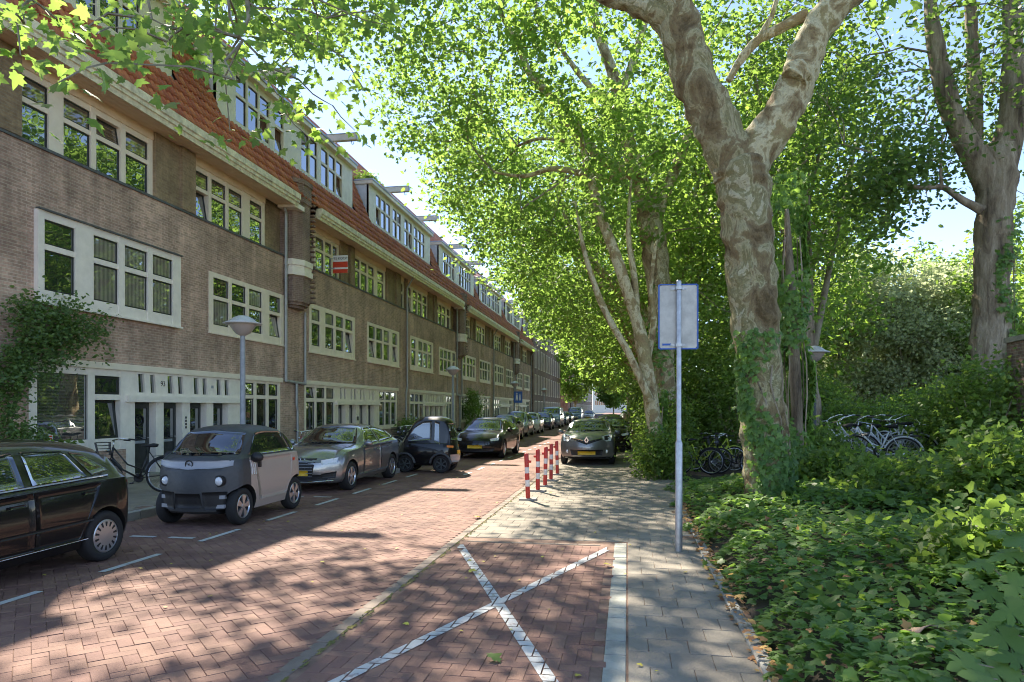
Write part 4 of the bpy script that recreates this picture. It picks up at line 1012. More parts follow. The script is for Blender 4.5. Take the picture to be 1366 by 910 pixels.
def wheel_meshes(R, wd, style, rimmat):
    T = MB(); T.smooth = True; h = wd/2
    T.lathe([(R*.66, -h*.9), (R*.80, -h), (R*.94, -h*.95), (R, -h*.65), (R, h*.65), (R*.94, h*.95), (R*.80, h), (R*.66, h*.9), (R*.64, h*.5), (.0, h*.45)], (0,0,0), 'x', 32)
    tyre = T.mesh('wheel', 'rubber')
    S_ = MB(); r0 = R*.66
    S_.lathe([(r0, h*.88), (r0*.93, h*.94), (r0*.88, h*.70)], (0,0,0), 'x', 32)
    S_.lathe([(r0*.26, h*.62), (r0*.24, h*.95), (.0, h*.97)], (0,0,0), 'x', 16)
    n = style['n']; sw = style['w']
    for k in range(n):
        a = 2*PI*k/n
        def P(r, t, x): return (x, r*math.cos(a)-t*math.sin(a), r*math.sin(a)+t*math.cos(a))
        r1, r2 = r0*.16, r0*.93; w1, w2 = sw*style.get('taper', 1), sw
        S_.add([P(r1,-w1,h*.88), P(r1,w1,h*.88), P(r2,w2,h*.86), P(r2,-w2,h*.86), P(r1,-w1,h*.5), P(r1,w1,h*.5), P(r2,w2,h*.5), P(r2,-w2,h*.5)], [(0,1,2,3),(0,4,5,1),(1,5,6,2),(2,6,7,3),(3,7,4,0)])
    if style.get('disc'):
        S_.lathe([(r0*.93, h*.90), (r0*.62, h*.95), (.0, h*.98)], (0,0,0), 'x', 32); S_.mi = 1
        for k in range(n):
            a = 2*PI*(k+.5)/n
            Q = [(h*.965, r*math.cos(a)-t*math.sin(a), r*math.sin(a)+t*math.cos(a)) for r, t in ((r0*.58, -.009), (r0*.86, -.014), (r0*.86, .014), (r0*.58, .009))]
            S_.add(Q+[(h*.8, q[1], q[2]) for q in Q], [(0,1,2,3),(0,4,5,1),(1,5,6,2),(2,6,7,3),(3,7,4,0)])
    rim = S_.mesh('rim', [rimmat, 'rubber'])
    return tyre, rim
def car(name, label, cat, spec, loc, rz=0, group=None):
    C_ = thing(name, label, cat, (0,0,0)); L, H = spec['L'], spec['H']; hw = max(s_[5] for s_ in spec['st'])
    bm = car_body(spec); bvh = BVHTree.FromBMesh(bm); bm.normal_update()
    paint = spec['paint']
    me = bpy.data.meshes.new('body'); bm.to_mesh(me)
    for mm in (paint, 'black_plastic', spec.get('paint2', paint)): me.materials.append(M[mm])
    ob = link('body', me); R = spec['R']; mods = []
    cut = []
    for yw in (spec['yf'], spec['yr']):
        for sgn in (1, -1):
            cb = cyl_bm(sgn*(hw-.30), sgn*(hw+.3), yw-L/2, R, R+.055); cm = bpy.data.meshes.new('cut'); cb.to_mesh(cm); cb.free()
            for mm in (paint, 'black_plastic'): cm.materials.append(M[mm])
            for p in cm.polygons: p.material_index = 1
            co = bpy.data.objects.new('cut', cm); COL.objects.link(co); cut.append(co)
            md = ob.modifiers.new('b', 'BOOLEAN'); md.operation = 'DIFFERENCE'; md.object = co; md.solver = 'EXACT'
    dg = bpy.context.evaluated_depsgraph_get(); me2 = bpy.data.meshes.new_from_object(ob.evaluated_get(dg))
    bpy.data.objects.remove(ob)
    for co in cut: bpy.data.objects.remove(co)
    for p in me2.polygons:
        p.use_smooth = True
        if p.material_index == 0 and 'zone' in spec:
            k = spec['zone'](p.center.x, p.center.y, p.center.z)
            if k: p.material_index = 2
        if p.material_index == 0 and p.center.z < spec.get('sill', .0): p.material_index = 1
    try: me2.set_sharp_from_angle(angle=math.radians(38))
    except Exception: pass
    me2.name = 'body'; body = link('body', me2, C_)
    for nm, A, B, view, mt, opt in spec['patches']:
        par = C_; o = patch(bvh, A, B, view, opt.get('eps', .006), opt.get('nu', 10), opt.get('nv', 5), opt.get('skirt', .02)).build(nm, mt, par)
        if opt.get('both'):
            v2 = {'R': 'L', 'L': 'R'}.get(view)
            if v2: patch(bvh, A, B, v2, opt.get('eps', .006), opt.get('nu', 10), opt.get('nv', 5)).build(nm, mt, par)
            else: patch(bvh, [(-p[0], p[1]) for p in A], [(-p[0], p[1]) for p in B], view, opt.get('eps', .006), opt.get('nu', 10), opt.get('nv', 5)).build(nm, mt, par)
    ty, ri = wheel_meshes(R, spec.get('tw', .2), spec['wheel'], spec.get('rim', 'rim_silver'))
    for yw in (spec['yf'], spec['yr']):
        for sgn in (1, -1):
            wl = link('wheel', ty, C_, (sgn*(hw-.115), yw-L/2, R), (random.random()*0+.4*yw, 0, 0 if sgn > 0 else PI)); link('rim', ri, wl)
    if 'mirror' in spec:
        my, mz, mm = spec['mirror']
        for sgn in (1, -1):
            q = MB(); q.smooth = True
            q.lathe([(.0, -.06), (.055, -.045), (.085, .0), (.08, .04), (.0, .045)], (0, 0, 0), 'y', 12)
            v = [(sgn*(hw+.06)+p[0]*1.25, my-L/2+p[1], mz+p[2]) for p in q.v]; q.v = v
            q.tube([(sgn*(hw-.07), my-L/2+.01, mz-.05), (sgn*(hw+.02), my-L/2, mz-.02)], .02, 6)
            q.build('wing_mirror', mm, C_)
    for hy_, hz_ in spec.get('handles', []):
        for sgn, vw in ((1, 'R'), (-1, 'L')):
            patch(bvh, [(hy_-L/2-.09, hz_+.012), (hy_-L/2+.09, hz_+.018)], [(hy_-L/2-.09, hz_-.014), (hy_-L/2+.09, hz_-.010)], vw, .03, 6, 2, .03).build('door_handle', spec.get('handle_mat', paint), C_)
    if 'rails' in spec:
        a, b, z, x = spec['rails']
        for sgn in (1, -1): q = MB(); q.tube([(sgn*x, a-L/2, z-.05), (sgn*x, a-L/2+.12, z), (sgn*x*.98, b-L/2-.1, z), (sgn*x*.98, b-L/2, z-.05)], .018, 6); q.build('roof_rail', 'lamp_pole', C_)
    if 'extra' in spec: spec['extra'](C_, bvh, L, hw)
    bm.free()
    C_.location = loc; C_.rotation_euler = (0, 0, rz)
    if group: C_['group'] = group
    return C_
def shift(L, pts): return [(y-L/2, z) for y, z in pts]
def front_y(bvh, x, z):
    h = bvh.ray_cast(Vector((x, -6, z)), Vector((0, 1, 0))); return h[0].y if h[0] else -2
def ring_emblem(parent, bvh, x, z, r, tr, matname, name='emblem', bolt=False, flat=1.0):
    y = front_y(bvh, x, z)-.012
    q = MB(); q.tube([(x+r*math.cos(2*PI*k/20), y, z+r*flat*math.sin(2*PI*k/20)) for k in range(21)], tr, 6, False)
    if bolt: q.prism([(x-r*1.1, z+.012), (x+r*.25, z+.016), (x+r*.1, z+.0), (x+r*1.1, z-.012), (x-r*.25, z-.016), (x-r*.1, z-.0)], 'y', y-.006, y+.006)
    q.build(name, matname, parent)

def hatch(L, W, H, cowl, rstart, rend, hood=.86, nose_z=.62, wt=.57, rearbase=None, belt=.93, roof_front=None):
    h = W/2; rb = rearbase or L-.16
    return [(0, .27, nose_z-.06, nose_z-.02, h-.17, h-.09, h-.24), (.12, .21, nose_z+.03, nose_z+.07, h-.11, h-.035, h-.22), (.5, .18, hood-.07, hood-.01, h-.09, h-.006, h-.18),
            (cowl, .17, belt-.03, hood+.06, h-.08, h, h-.2), ((cowl+rstart)/2, .17, belt, (hood+.06+H-.05)/2+.04, h-.08, h, wt+.07), (rstart, .17, belt+.01, H-.055, h-.08, h, wt+.01),
            ((rstart+rend)/2-.1, .17, belt+.03, H-.05, h-.08, h, wt), (rend, .19, belt+.05, H-.13, h-.08, h-.005, wt-.03),
            (rb, .24, belt+.05, belt+.12, h-.10, h-.03, wt-.0), (L-.05, .27, belt-.05, belt-.0, h-.12, h-.06, h-.22), (L, .32, belt-.2, belt-.16, h-.16, h-.10, h-.25)]
BL = 'black_plastic'
def std_patches(L, W, H, cowl, rstart, rend, belt, wt, paint, lightz=.68, plate=True, grille=None, sidewin=None, doors=None, front_only=False, hood=.9, rb=None):
    h = W/2; rb = rb or L-.16; P = []
    P.append(('windscreen', [(-wt+.03, H-.10), (0, H-.06), (wt-.03, H-.10)], [(-h+.17, hood+.10), (0, hood+.085), (h-.17, hood+.10)], 'F', 'car_glass', {'nu': 14, 'nv': 8}))
    P.append(('rear_window', [(-wt+.06, H-.19), (wt-.06, H-.19)], [(-h+.20, belt+.17), (h-.20, belt+.17)], 'B', 'car_glass', {'nu': 10, 'nv': 5}))
    sw = sidewin or [([(cowl+.38, belt+.045), (rstart+.0, H-.17), (rstart+.33, H-.145), ((rstart+rend)/2-.24, H-.135)], [(cowl+.36, belt+.04), ((rstart+rend)/2-.24, belt+.06)]),
                     ([((rstart+rend)/2-.17, H-.135), (rend-.30, H-.16)], [((rstart+rend)/2-.17, belt+.062), (rend-.16, belt+.08)]),
                     ([(rend-.24, H-.18), (rend-.02, H-.24)], [(rend-.10, belt+.085), (rend+.16, belt+.13)])]
    for a, b in sw: P.append(('side_window', shift(L, a), shift(L, b), 'R', 'car_glass', {'both': 1, 'nu': 12, 'nv': 5}))
    P.append(('headlight', [(h-.42, lightz+.03), (h-.12, lightz+.085)], [(h-.38, lightz-.05), (h-.13, lightz-.02)], 'F', 'lamp_clear', {'both': 1, 'nu': 6, 'nv': 3, 'eps': .008}))
    P.append(('tail_light', [(h-.30, belt-.02), (h-.06, belt+.0)], [(h-.28, belt-.20), (h-.07, belt-.18)], 'B', 'lamp_red', {'both': 1, 'nu': 5, 'nv': 3}))
    if grille != 0:
        P.append(('grille', [(-.36, lightz+.0), (.36, lightz+.0)], [(-.34, lightz-.07), (.34, lightz-.07)], 'F', BL, {'nu': 8, 'nv': 2}))
    P.append(('bumper_intake', [(-h+.24, .40), (h-.24, .40)], [(-h+.3, .27), (h-.3, .27)], 'F', BL, {'nu': 10, 'nv': 3}))
    if plate: P.append(('number_plate', [(-.26, .50), (.26, .50)], [(-.26, .39), (.26, .39)], 'F', 'plate_yellow', {'nu': 4, 'nv': 1, 'eps': .02, 'skirt': .025}))
    P.append(('bonnet', [(-h+.26, hood+.005), (h-.26, hood+.005)], [(-h+.32, lightz+.14), (h-.32, lightz+.14)], 'F', paint, {'nu': 12, 'nv': 6, 'eps': .004, 'skirt': .012})) if False else None
    for a, b in (doors or []): P.append(('door', shift(L, a), shift(L, b), 'R', paint, {'both': 1, 'nu': 12, 'nv': 8, 'eps': .005, 'skirt': .012}))
    return [p for p in P if p]

GP = 'cars parked along the left kerb'
# black hatchback cut by the left edge
def polo_extra(C_, bvh, L, hw):
    for sgn, vw in ((1, 'R'), (-1, 'L')):
        patch(bvh, shift(L, [(.95, .505), (3.05, .545)]), shift(L, [(.95, .475), (3.05, .515)]), vw, .014, 14, 1, .02).build('rub_strip', BL, C_)
        patch(bvh, shift(L, [(.9, .30), (3.0, .33)]), shift(L, [(.9, .285), (3.0, .315)]), vw, .01, 14, 1, .02).build('sill_trim', 'chrome', C_)
        patch(bvh, shift(L, [(1.3, .952), (3.35, 1.012)]), shift(L, [(1.3, .937), (3.35, .997)]), vw, .011, 14, 1, .02).build('window_trim', 'zinc', C_)
L = 3.9
sp = dict(L=L, H=1.465, st=hatch(L, 1.65, 1.465, 1.05, 1.72, 3.38, .88, .62, .56, L-.1, .91), paint='paint_black', R=.295, yf=.81, yr=3.275, tw=.195, wheel=dict(n=14, w=.032, taper=.4, disc=True),
          mirror=(1.35, .98, 'paint_black'), handles=[(2.05, .80), (3.0, .835)], handle_mat='paint_black', nose=.3, tail=.2, sill=.22)
sp['patches'] = std_patches(L, 1.65, 1.465, 1.05, 1.72, 3.38, .92, .56, 'paint_black', doors=[([(1.2, .88), (2.27, .92)], [(1.12, .30), (2.27, .30)]), ([(2.285, .92), (3.06, .94), (3.2, .93)], [(2.285, .30), (2.86, .30), (2.93, .46)])],
          sidewin=[([(1.3, .97), (1.78, 1.29), (2.2, 1.335)], [(1.27, .96), (2.2, .985)]), ([(2.30, 1.335), (2.84, 1.315)], [(2.30, .99), (3.04, 1.02)]), ([(2.93, 1.30), (3.1, 1.27)], [(3.12, 1.025), (3.40, 1.06)])])
sp['extra'] = polo_extra
car('parked_car', 'glossy black hatchback cut off by the left edge, silver hubcap on its rear wheel', 'car', sp, (-6.88, 5.84, 0), 0, GP)
# small two-tone electric quadricycle
L = 2.41; h = .695
def rocks_extra(C_, bvh, L, hw):
    ring_emblem(C_, bvh, 0, .955, .058, .009, 'print_black', 'emblem', True)
    for s_ in (1, -1):
        y = front_y(bvh, s_*.44, .70)
        q = MB(); q.smooth = True; q.lathe([(.0, -.022), (.05, -.018), (.066, .0), (.07, .04)], (s_*.44, y-.008, .70), 'y', 18); q.build('headlight', 'lamp_clear', C_)
        q = MB(); q.lathe([(.070, -.022), (.088, -.02), (.090, .05)], (s_*.44, y+.004, .70), 'y', 18); q.build('headlight_ring', BL, C_)
        y2 = front_y(bvh, s_*.40, .40)
        for z_ in (.43, .29):
            q = MB(); q.prism([(s_*.20, y2-.04), (s_*.52, y2+.03), (s_*.52, y2+.1), (s_*.20, y2+.1)], 'z', z_, z_+.055); q.build('bumper_fin', 'fascia_grey', C_)
    for k in range(4):
        for sgn, vw in ((1, 'R'), (-1, 'L')):
            yy = .56+.055*k
            patch(bvh, shift(L, [(yy, .99), (yy+.022, .99)]), shift(L, [(yy+.02, .76), (yy+.042, .76)]), vw, .012, 2, 6, .02).build('decal_stripe', 'sign_white' if k < 3 else 'fascia_grey', C_) if k < 3 else None
    for sgn in (1, -1):
        q = MB(); q.box(sgn*(h-.005), sgn*(h+.012), 1.98-L/2-.025, 1.98-L/2+.025, .885, .935); q.build('door_catch', 'sign_red', C_)
        q = MB(); q.box(sgn*(h-.015), sgn*(h+.03), .80-L/2-.03, .80-L/2+.03, .86, .96); q.build('mirror_mount', BL, C_)
    q = MB(); yw = front_y(bvh, -.2, 1.09); q.tube([(-.05, yw-.03, 1.065), (.15, yw-.005, 1.10), (.42, yw+.01, 1.085)], .010, 5); q.build('wiper', BL, C_)
sp = dict(L=L, H=1.525, st=[(0, .24, .80, .84, h-.14, h-.08, h-.2), (.06, .20, .96, 1.0, h-.08, h-.03, h-.16), (.22, .18, 1.02, 1.06, h-.06, h, h-.13), (.36, .18, 1.03, 1.12, h-.06, h, h-.12), (.60, .18, 1.03, 1.33, h-.06, h, h-.13), (.82, .18, 1.03, 1.455, h-.06, h, h-.145),
        (1.3, .18, 1.03, 1.485, h-.06, h, h-.15), (1.75, .18, 1.03, 1.45, h-.06, h, h-.15), (2.05, .19, 1.03, 1.30, h-.06, h, h-.14), (2.3, .21, 1.02, 1.07, h-.07, h-.02, h-.15), (2.38, .23, .92, .95, h-.09, h-.05, h-.2), (2.41, .28, .80, .82, h-.13, h-.1, h-.25)],
        paint='dark_matte', paint2='paint_greige', R=.285, yf=.42, yr=2.11, tw=.16, wheel=dict(n=5, w=.055, taper=.35), nose=.22, tail=.1, bulge=.06, mirror=(.62, 1.03, BL),
        zone=lambda x, y, z: (y > -.62 and z < 1.04 and z > .24 and y < 1.12))
sp['patches'] = [('windscreen', [(-.50, 1.405), (0, 1.44), (.50, 1.405)], [(-.58, 1.09), (0, 1.075), (.58, 1.09)], 'F', 'car_glass', {'nu': 14, 'nv': 8}),
    ('side_window', shift(L, [(.62, 1.09), (.86, 1.40), (1.2, 1.425), (1.72, 1.40)]), shift(L, [(.56, 1.07), (1.96, 1.07)]), 'R', 'car_glass', {'both': 1, 'nu': 14, 'nv': 6}),
    ('quarter_window', shift(L, [(1.80, 1.38), (1.98, 1.28)]), shift(L, [(2.0, 1.07), (2.2, 1.08)]), 'R', 'car_glass', {'both': 1, 'nu': 6, 'nv': 5}),
    ('rear_window', [(-.45, 1.32), (.45, 1.32)], [(-.5, 1.10), (.5, 1.10)], 'B', 'car_glass', {}),
    ('front_panel', [(-.60, 1.0), (-.3, 1.005), (0, 1.005), (.3, 1.005), (.60, 1.0)], [(-.60, .93), (-.45, .895), (0, .875), (.45, .895), (.60, .93)], 'F', 'fascia_grey', {'nu': 16, 'nv': 4, 'eps': .012}),
    ('bumper_intake', [(-.20, .52), (.20, .52)], [(-.22, .30), (.22, .30)], 'F', BL, {'nu': 6, 'nv': 3, 'eps': .01}),
    ('bumper_recess', [(.23, .54), (.54, .54)], [(.25, .27), (.50, .27)], 'F', BL, {'both': 1, 'nu': 5, 'nv': 4, 'eps': .008}),
    ('door', shift(L, [(.66, 1.005), (1.98, 1.005)]), shift(L, [(.86, .34), (1.72, .34), (1.86, .60)]), 'R', 'paint_greige', {'both': 1, 'nu': 16, 'nv': 10, 'eps': .008, 'skirt': .02}),
    ('tail_light', [(h-.32, .86), (h-.12, .86)], [(h-.32, .74), (h-.12, .74)], 'B', 'lamp_red', {'both': 1})]
sp['extra'] = rocks_extra
car('quadricycle', 'tiny beige two-seat electric car with a matt charcoal nose and round headlights', 'car', sp, (-6.54, 10.54, 0), math.radians(.8), GP)
# silver hatchback
L = 4.31
def audi_extra(C_, bvh, L, hw):
    for k in range(4): ring_emblem(C_, bvh, -.129+.086*k, .71, .05, .007, 'chrome', 'ring')
    for z_ in (.62, .56, .50, .44, .38):
        y = front_y(bvh, 0, z_)
        q = MB(); q.tube([(-.36, y+.03, z_), (0, y-.012, z_), (.36, y+.03, z_)], .006, 5); q.build('grille_bar', 'lamp_pole', C_)
    for sgn, vw in ((1, 'R'), (-1, 'L')):
        patch(bvh, shift(L, [(1.75, 1.03), (2.15, 1.335), (2.9, 1.365), (3.7, 1.25), (3.98, 1.08)]), shift(L, [(1.76, 1.01), (2.16, 1.315), (2.9, 1.345), (3.68, 1.235), (3.95, 1.07)]), vw, .012, 20, 1, .015).build('window_trim', 'chrome', C_)
    y = front_y(bvh, 0, .27); q = MB(); q.tube([(-.75, y+.18, .27), (-.4, y+.03, .255), (0, y-.012, .25), (.4, y+.03, .255), (.75, y+.18, .27)], .016, 6); q.build('bumper_lip', 'chrome', C_)
sp = dict(L=L, H=1.43, st=hatch(L, 1.785, 1.43, 1.38, 2.1, 3.6, .90, .66, .56, L-.14, .93), paint='paint_silver', R=.315, yf=.87, yr=3.5, tw=.22, wheel=dict(n=5, w=.042, taper=.7), mirror=(1.62, 1.0, 'paint_silver'), handles=[(2.35, .84), (3.25, .87)], nose=.36, tail=.2, sill=.2)
sp['patches'] = std_patches(L, 1.785, 1.43, 1.38, 2.1, 3.6, .93, .56, 'paint_silver', .665, grille=0, doors=[([(1.55, .9), (2.62, .93)], [(1.5, .30), (2.62, .30)]), ([(2.64, .93), (3.55, .95)], [(2.64, .30), (3.1, .30), (3.2, .5)])],
        sidewin=[([(1.80, 1.02), (2.18, 1.31), (2.58, 1.34)], [(1.76, .975), (2.58, .99)]), ([(2.67, 1.34), (3.25, 1.30), (3.45, 1.27)], [(2.67, .99), (3.55, 1.03)]), ([(3.5, 1.25), (3.62, 1.22)], [(3.62, 1.035), (3.85, 1.06)])])
sp['patches'] += [('grille', [(-.40, .74), (.40, .74)], [(-.33, .33), (.33, .33)], 'F', BL, {'nu': 8, 'nv': 5, 'eps': .006}), ('side_intake', [(.50, .42), (.76, .46)], [(.48, .32), (.74, .32)], 'F', BL, {'both': 1, 'nu': 5, 'nv': 3})]
for p_ in sp['patches']:
    if p_[0] == 'number_plate': p_[5]['eps'] = .035
sp['extra'] = audi_extra
car('parked_car', 'silver hatchback with a four-ring badge and yellow front plate', 'car', sp, (-6.88, 15.58, 0), 0, GP)
# black one-seat microcar parked nose to the kerb
L = 1.74; h = .515
def biro_extra(C_, bvh, L, hw):
    for sgn, vw in ((1, 'R'), (-1, 'L')):
        patch(bvh, shift(L, [(1.55, .78), (1.68, .76)]), shift(L, [(1.55, .72), (1.68, .70)]), vw, .02, 3, 2, .02).build('rear_lamp', 'lamp_orange', C_)
        q = MB(); q.tube([(sgn*(h-.05), .46-L/2, .80), (sgn*(h+.09), .44-L/2, .84)], .012, 6); q.box(sgn*(h+.05), sgn*(h+.16), .42-L/2, .46-L/2, .80, .93); q.build('wing_mirror', BL, C_)
        for yw in (.33, 1.38):
            arc = [(sgn*(h+.005), yw-L/2+.30*math.cos(a), .25+.30*math.sin(a)) for a in np.linspace(.1, PI-.1, 12)]
            q = MB(); q.tube(arc, .035, 6); q.build('mudguard', 'dark_matte', C_)
sp = dict(L=L, H=1.565, st=[(0, .30, .56, .60, h-.2, h-.12, h-.22), (.08, .24, .70, .75, h-.12, h-.06, h-.16), (.22, .2, .80, .92, h-.06, h, h-.09), (.40, .2, .82, 1.22, h-.06, h, h-.10), (.62, .2, .82, 1.44, h-.06, h, h-.11), (.9, .2, .82, 1.535, h-.06, h, h-.12), (1.25, .2, .82, 1.53, h-.06, h, h-.12), (1.5, .2, .82, 1.46, h-.06, h, h-.12), (1.64, .22, .82, 1.2, h-.07, h-.02, h-.12), (1.71, .26, .78, .85, h-.1, h-.05, h-.16), (1.74, .3, .66, .68, h-.14, h-.1, h-.2)],
        paint='paint_black', R=.25, yf=.33, yr=1.38, tw=.15, wheel=dict(n=6, w=.022, taper=.6), rim='lamp_pole_dark', nose=.2, tail=.1, sill=.28)
sp['patches'] = [('windscreen', [(-.34, 1.42), (.34, 1.42)], [(-.42, .84), (.42, .84)], 'F', 'car_glass', {'nu': 10, 'nv': 10}),
    ('side_window', shift(L, [(.36, .90), (.60, 1.28), (.84, 1.44), (1.10, 1.455)]), shift(L, [(.34, .88), (1.10, .93)]), 'R', 'cabin_glass', {'both': 1, 'nu': 14, 'nv': 8}),
    ('side_window', shift(L, [(1.19, 1.45), (1.32, 1.42)]), shift(L, [(1.19, .86), (1.36, .80)]), 'R', 'cabin_glass', {'both': 1, 'nu': 6, 'nv': 8}),
    ('rear_window', [(-.34, 1.38), (.34, 1.38)], [(-.38, .92), (.38, .92)], 'B', 'car_glass', {'nu': 8, 'nv': 6}),
    ('number_plate', [(-.16, .62), (.16, .62)], [(-.16, .48), (.16, .48)], 'B', 'plate_yellow', {'nu': 4, 'nv': 1, 'eps': .02}),
    ('rear_bumper', [(-.44, .52), (.44, .52)], [(-.42, .30), (.42, .30)], 'B', 'fascia_grey', {'nu': 8, 'nv': 3, 'eps': .02})]
sp['extra'] = biro_extra
car('microcar', 'black glazed one-seat microcar parked crosswise, nose to the kerb', 'car', sp, (-5.62, 18.85, 0), -PI/2, GP)
# black electric car behind it
L = 4.5
sp = dict(L=L, H=1.46, st=hatch(L, 1.84, 1.46, 1.25, 2.0, 3.7, .88, .64, .57, L-.15, .93), paint='paint_black', R=.33, yf=.9, yr=3.65, tw=.22, wheel=dict(n=10, w=.02, taper=.6), mirror=(1.5, 1.0, 'paint_black'), handles=[(2.4, .84)], nose=.34, tail=.2, sill=.2)
sp['patches'] = std_patches(L, 1.84, 1.46, 1.25, 2.0, 3.7, .93, .57, 'paint_black', .68, grille=0)
car('parked_car', 'black saloon with a yellow front plate behind the microcar', 'car', sp, (-5.3, 25.9, 0), math.radians(-1), GP)
# grey estate facing the camera on the right
L = 4.26
def clio_extra(C_, bvh, L, hw):
    z = .80; y = front_y(bvh, 0, z)-.02
    q = MB(); q.prism([(0, z+.12), (.075, z), (0, z-.12), (-.075, z)], 'y', y-.012, y+.03); q.build('emblem', 'chrome', C_)
    q = MB(); q.prism([(0, z+.055), (.032, z), (0, z-.055), (-.032, z)], 'y', y-.016, y-.013); q.build('emblem_centre', 'print_black', C_)
    for s_ in (1, -1):
        pts = [(s_*x, front_y(bvh, s_*x, zz)-.012, zz) for x, zz in ((.11, .79), (.25, .83), (.42, .85), (.52, .86))]
        q = MB(); q.tube(pts, .011, 6); q.build('chrome_strip', 'chrome', C_)
        y2 = front_y(bvh, s_*.62, .44); q = MB(); q.lathe([(.0, -.02), (.055, -.015), (.07, .03)], (s_*.60, y2-.0, .44), 'y', 14); q.build('fog_light', 'lamp_clear', C_)
sp = dict(L=L, H=1.455, st=hatch(L, 1.76, 1.455, 1.15, 1.85, 3.75, .97, .78, .58, L-.12, .98), paint='paint_grey', R=.31, yf=.83, yr=3.43, tw=.2, wheel=dict(n=5, w=.04), mirror=(1.35, 1.02, 'paint_grey'), handles=[(2.3, .88), (3.1, .9)], nose=.36, tail=.2, rails=(1.9, 3.7, 1.50, .55), sill=.0, bulge=.07)
sp['patches'] = [p for p in std_patches(L, 1.76, 1.455, 1.15, 1.85, 3.75, .98, .58, 'paint_grey', .80, grille=0, hood=.96) if p[0] not in ('headlight', 'bumper_intake', 'number_plate')]
h = .88
sp['patches'] += [('headlight', [(h-.42, .90), (h-.28, .95), (h-.10, .96)], [(h-.40, .84), (h-.28, .76), (h-.13, .77)], 'F', 'lamp_clear', {'both': 1, 'nu': 8, 'nv': 4, 'eps': .008}),
    ('headlight_ring', [(h-.34, .91), (h-.18, .93)], [(h-.33, .80), (h-.19, .79)], 'F', BL, {'both': 1, 'nu': 4, 'nv': 3, 'eps': .010}),
    ('grille', [(-.52, .85), (-.2, .80), (0, .76), (.2, .80), (.52, .85)], [(-.46, .81), (-.2, .73), (0, .66), (.2, .73), (.46, .81)], 'F', BL, {'nu': 14, 'nv': 2}),
    ('bumper_intake', [(-.52, .50), (.52, .50)], [(-.48, .33), (.48, .33)], 'F', BL, {'nu': 10, 'nv': 3}),
    ('bumper_skirt', [(-.74, .27), (.74, .27)], [(-.72, .19), (.72, .19)], 'F', BL, {'nu': 10, 'nv': 2}),
    ('number_plate', [(-.27, .455), (.27, .455)], [(-.27, .345), (.27, .345)], 'F', 'plate_yellow', {'nu': 4, 'nv': 1, 'eps': .02, 'skirt': .025})]
sp['extra'] = clio_extra
car('parked_car', 'dark grey estate with a diamond badge facing us beyond the bollards', 'car', sp, (-1.27, 23.7, 0), 0)
# generic cars down the street
def generic(paint, L=4.1, W=1.76, H=1.5, cowl=1.05, rs=1.75, re=3.5, R=.31):
    d = dict(L=L, H=H, st=hatch(L, W, H, cowl, rs, re, .92, .68, .57, L-.14, .95), paint=paint, R=R, yf=.85, yr=L-.8, tw=.2, wheel=dict(n=7, w=.03), mirror=(cowl+.3, 1.02, paint), handles=[(2.3, .87)], nose=.34, tail=.2, sill=.2)
    d['patches'] = std_patches(L, W, H, cowl, rs, re, .95, .57, paint, .72)
    return d
def vanspec(paint, L=4.9, W=1.95, H=1.97):
    h = W/2
    st = [(0, .3, .72, .76, h-.17, h-.09, h-.24), (.12, .24, .85, .9, h-.1, h-.03, h-.2), (.5, .2, 1.05, 1.1, h-.08, h, h-.16), (.95, .2, 1.12, 1.25, h-.06, h, h-.15), (1.35, .2, 1.14, 1.66, h-.06, h, h-.14), (1.7, .2, 1.15, 1.88, h-.06, h, h-.14), (2.6, .2, 1.15, 1.93, h-.06, h, h-.14), (4.6, .2, 1.15, 1.9, h-.06, h, h-.14), (4.8, .22, 1.14, 1.75, h-.07, h-.02, h-.15), (4.9, .3, 1.0, 1.1, h-.1, h-.06, h-.2)]
    d = dict(L=L, H=H, st=st, paint=paint, R=.33, yf=.95, yr=3.95, tw=.22, wheel=dict(n=6, w=.04), mirror=(1.15, 1.25, BL), nose=.3, tail=.1, sill=.2, handles=[(2.0, 1.0)])
    d['patches'] = [('windscreen', [(-h+.22, 1.80), (0, 1.84), (h-.22, 1.80)], [(-h+.2, 1.26), (0, 1.24), (h-.2, 1.26)], 'F', 'car_glass', {'nu': 12, 'nv': 8}),
        ('side_window', shift(L, [(1.2, 1.32), (1.62, 1.72), (2.1, 1.74)]), shift(L, [(1.15, 1.22), (2.1, 1.2)]), 'R', 'car_glass', {'both': 1}),
        ('headlight', [(h-.4, .92), (h-.12, 1.0)], [(h-.38, .8), (h-.14, .82)], 'F', 'lamp_clear', {'both': 1, 'nu': 6, 'nv': 3}),
        ('grille', [(-.45, .86), (.45, .86)], [(-.42, .72), (.42, .72)], 'F', BL, {}), ('bumper_intake', [(-.6, .5), (.6, .5)], [(-.6, .34), (.6, .34)], 'F', BL, {}),
        ('number_plate', [(-.26, .63), (.26, .63)], [(-.26, .52), (.26, .52)], 'F', 'plate_yellow', {'nu': 4, 'nv': 1, 'eps': .02})]
    return d
c_black = car('parked_car', 'black car half hidden behind the black saloon on the left', 'car', generic('paint_black', H=1.45), (-6.95, 38.6, 0), 0, GP)
c_blue = car('parked_car', 'silver-blue people carrier between the black cars and the white one', 'car', generic('paint_lightblue', H=1.62, cowl=.9, rs=1.6), (-7.15, 44.6, 0), 0, GP)
c_white = car('parked_car', 'white hatchback just beyond the silver-blue people carrier', 'car', generic('paint_white', L=3.8, H=1.52, re=3.25), (-7.1, 50.0, 0), 0, GP)
c_dblue = car('parked_car', 'dark blue hatchback in front of the pale blue van', 'car', generic('paint_blue', L=3.9, H=1.5, re=3.3), (-7.2, 58.5, 0), 0, GP)
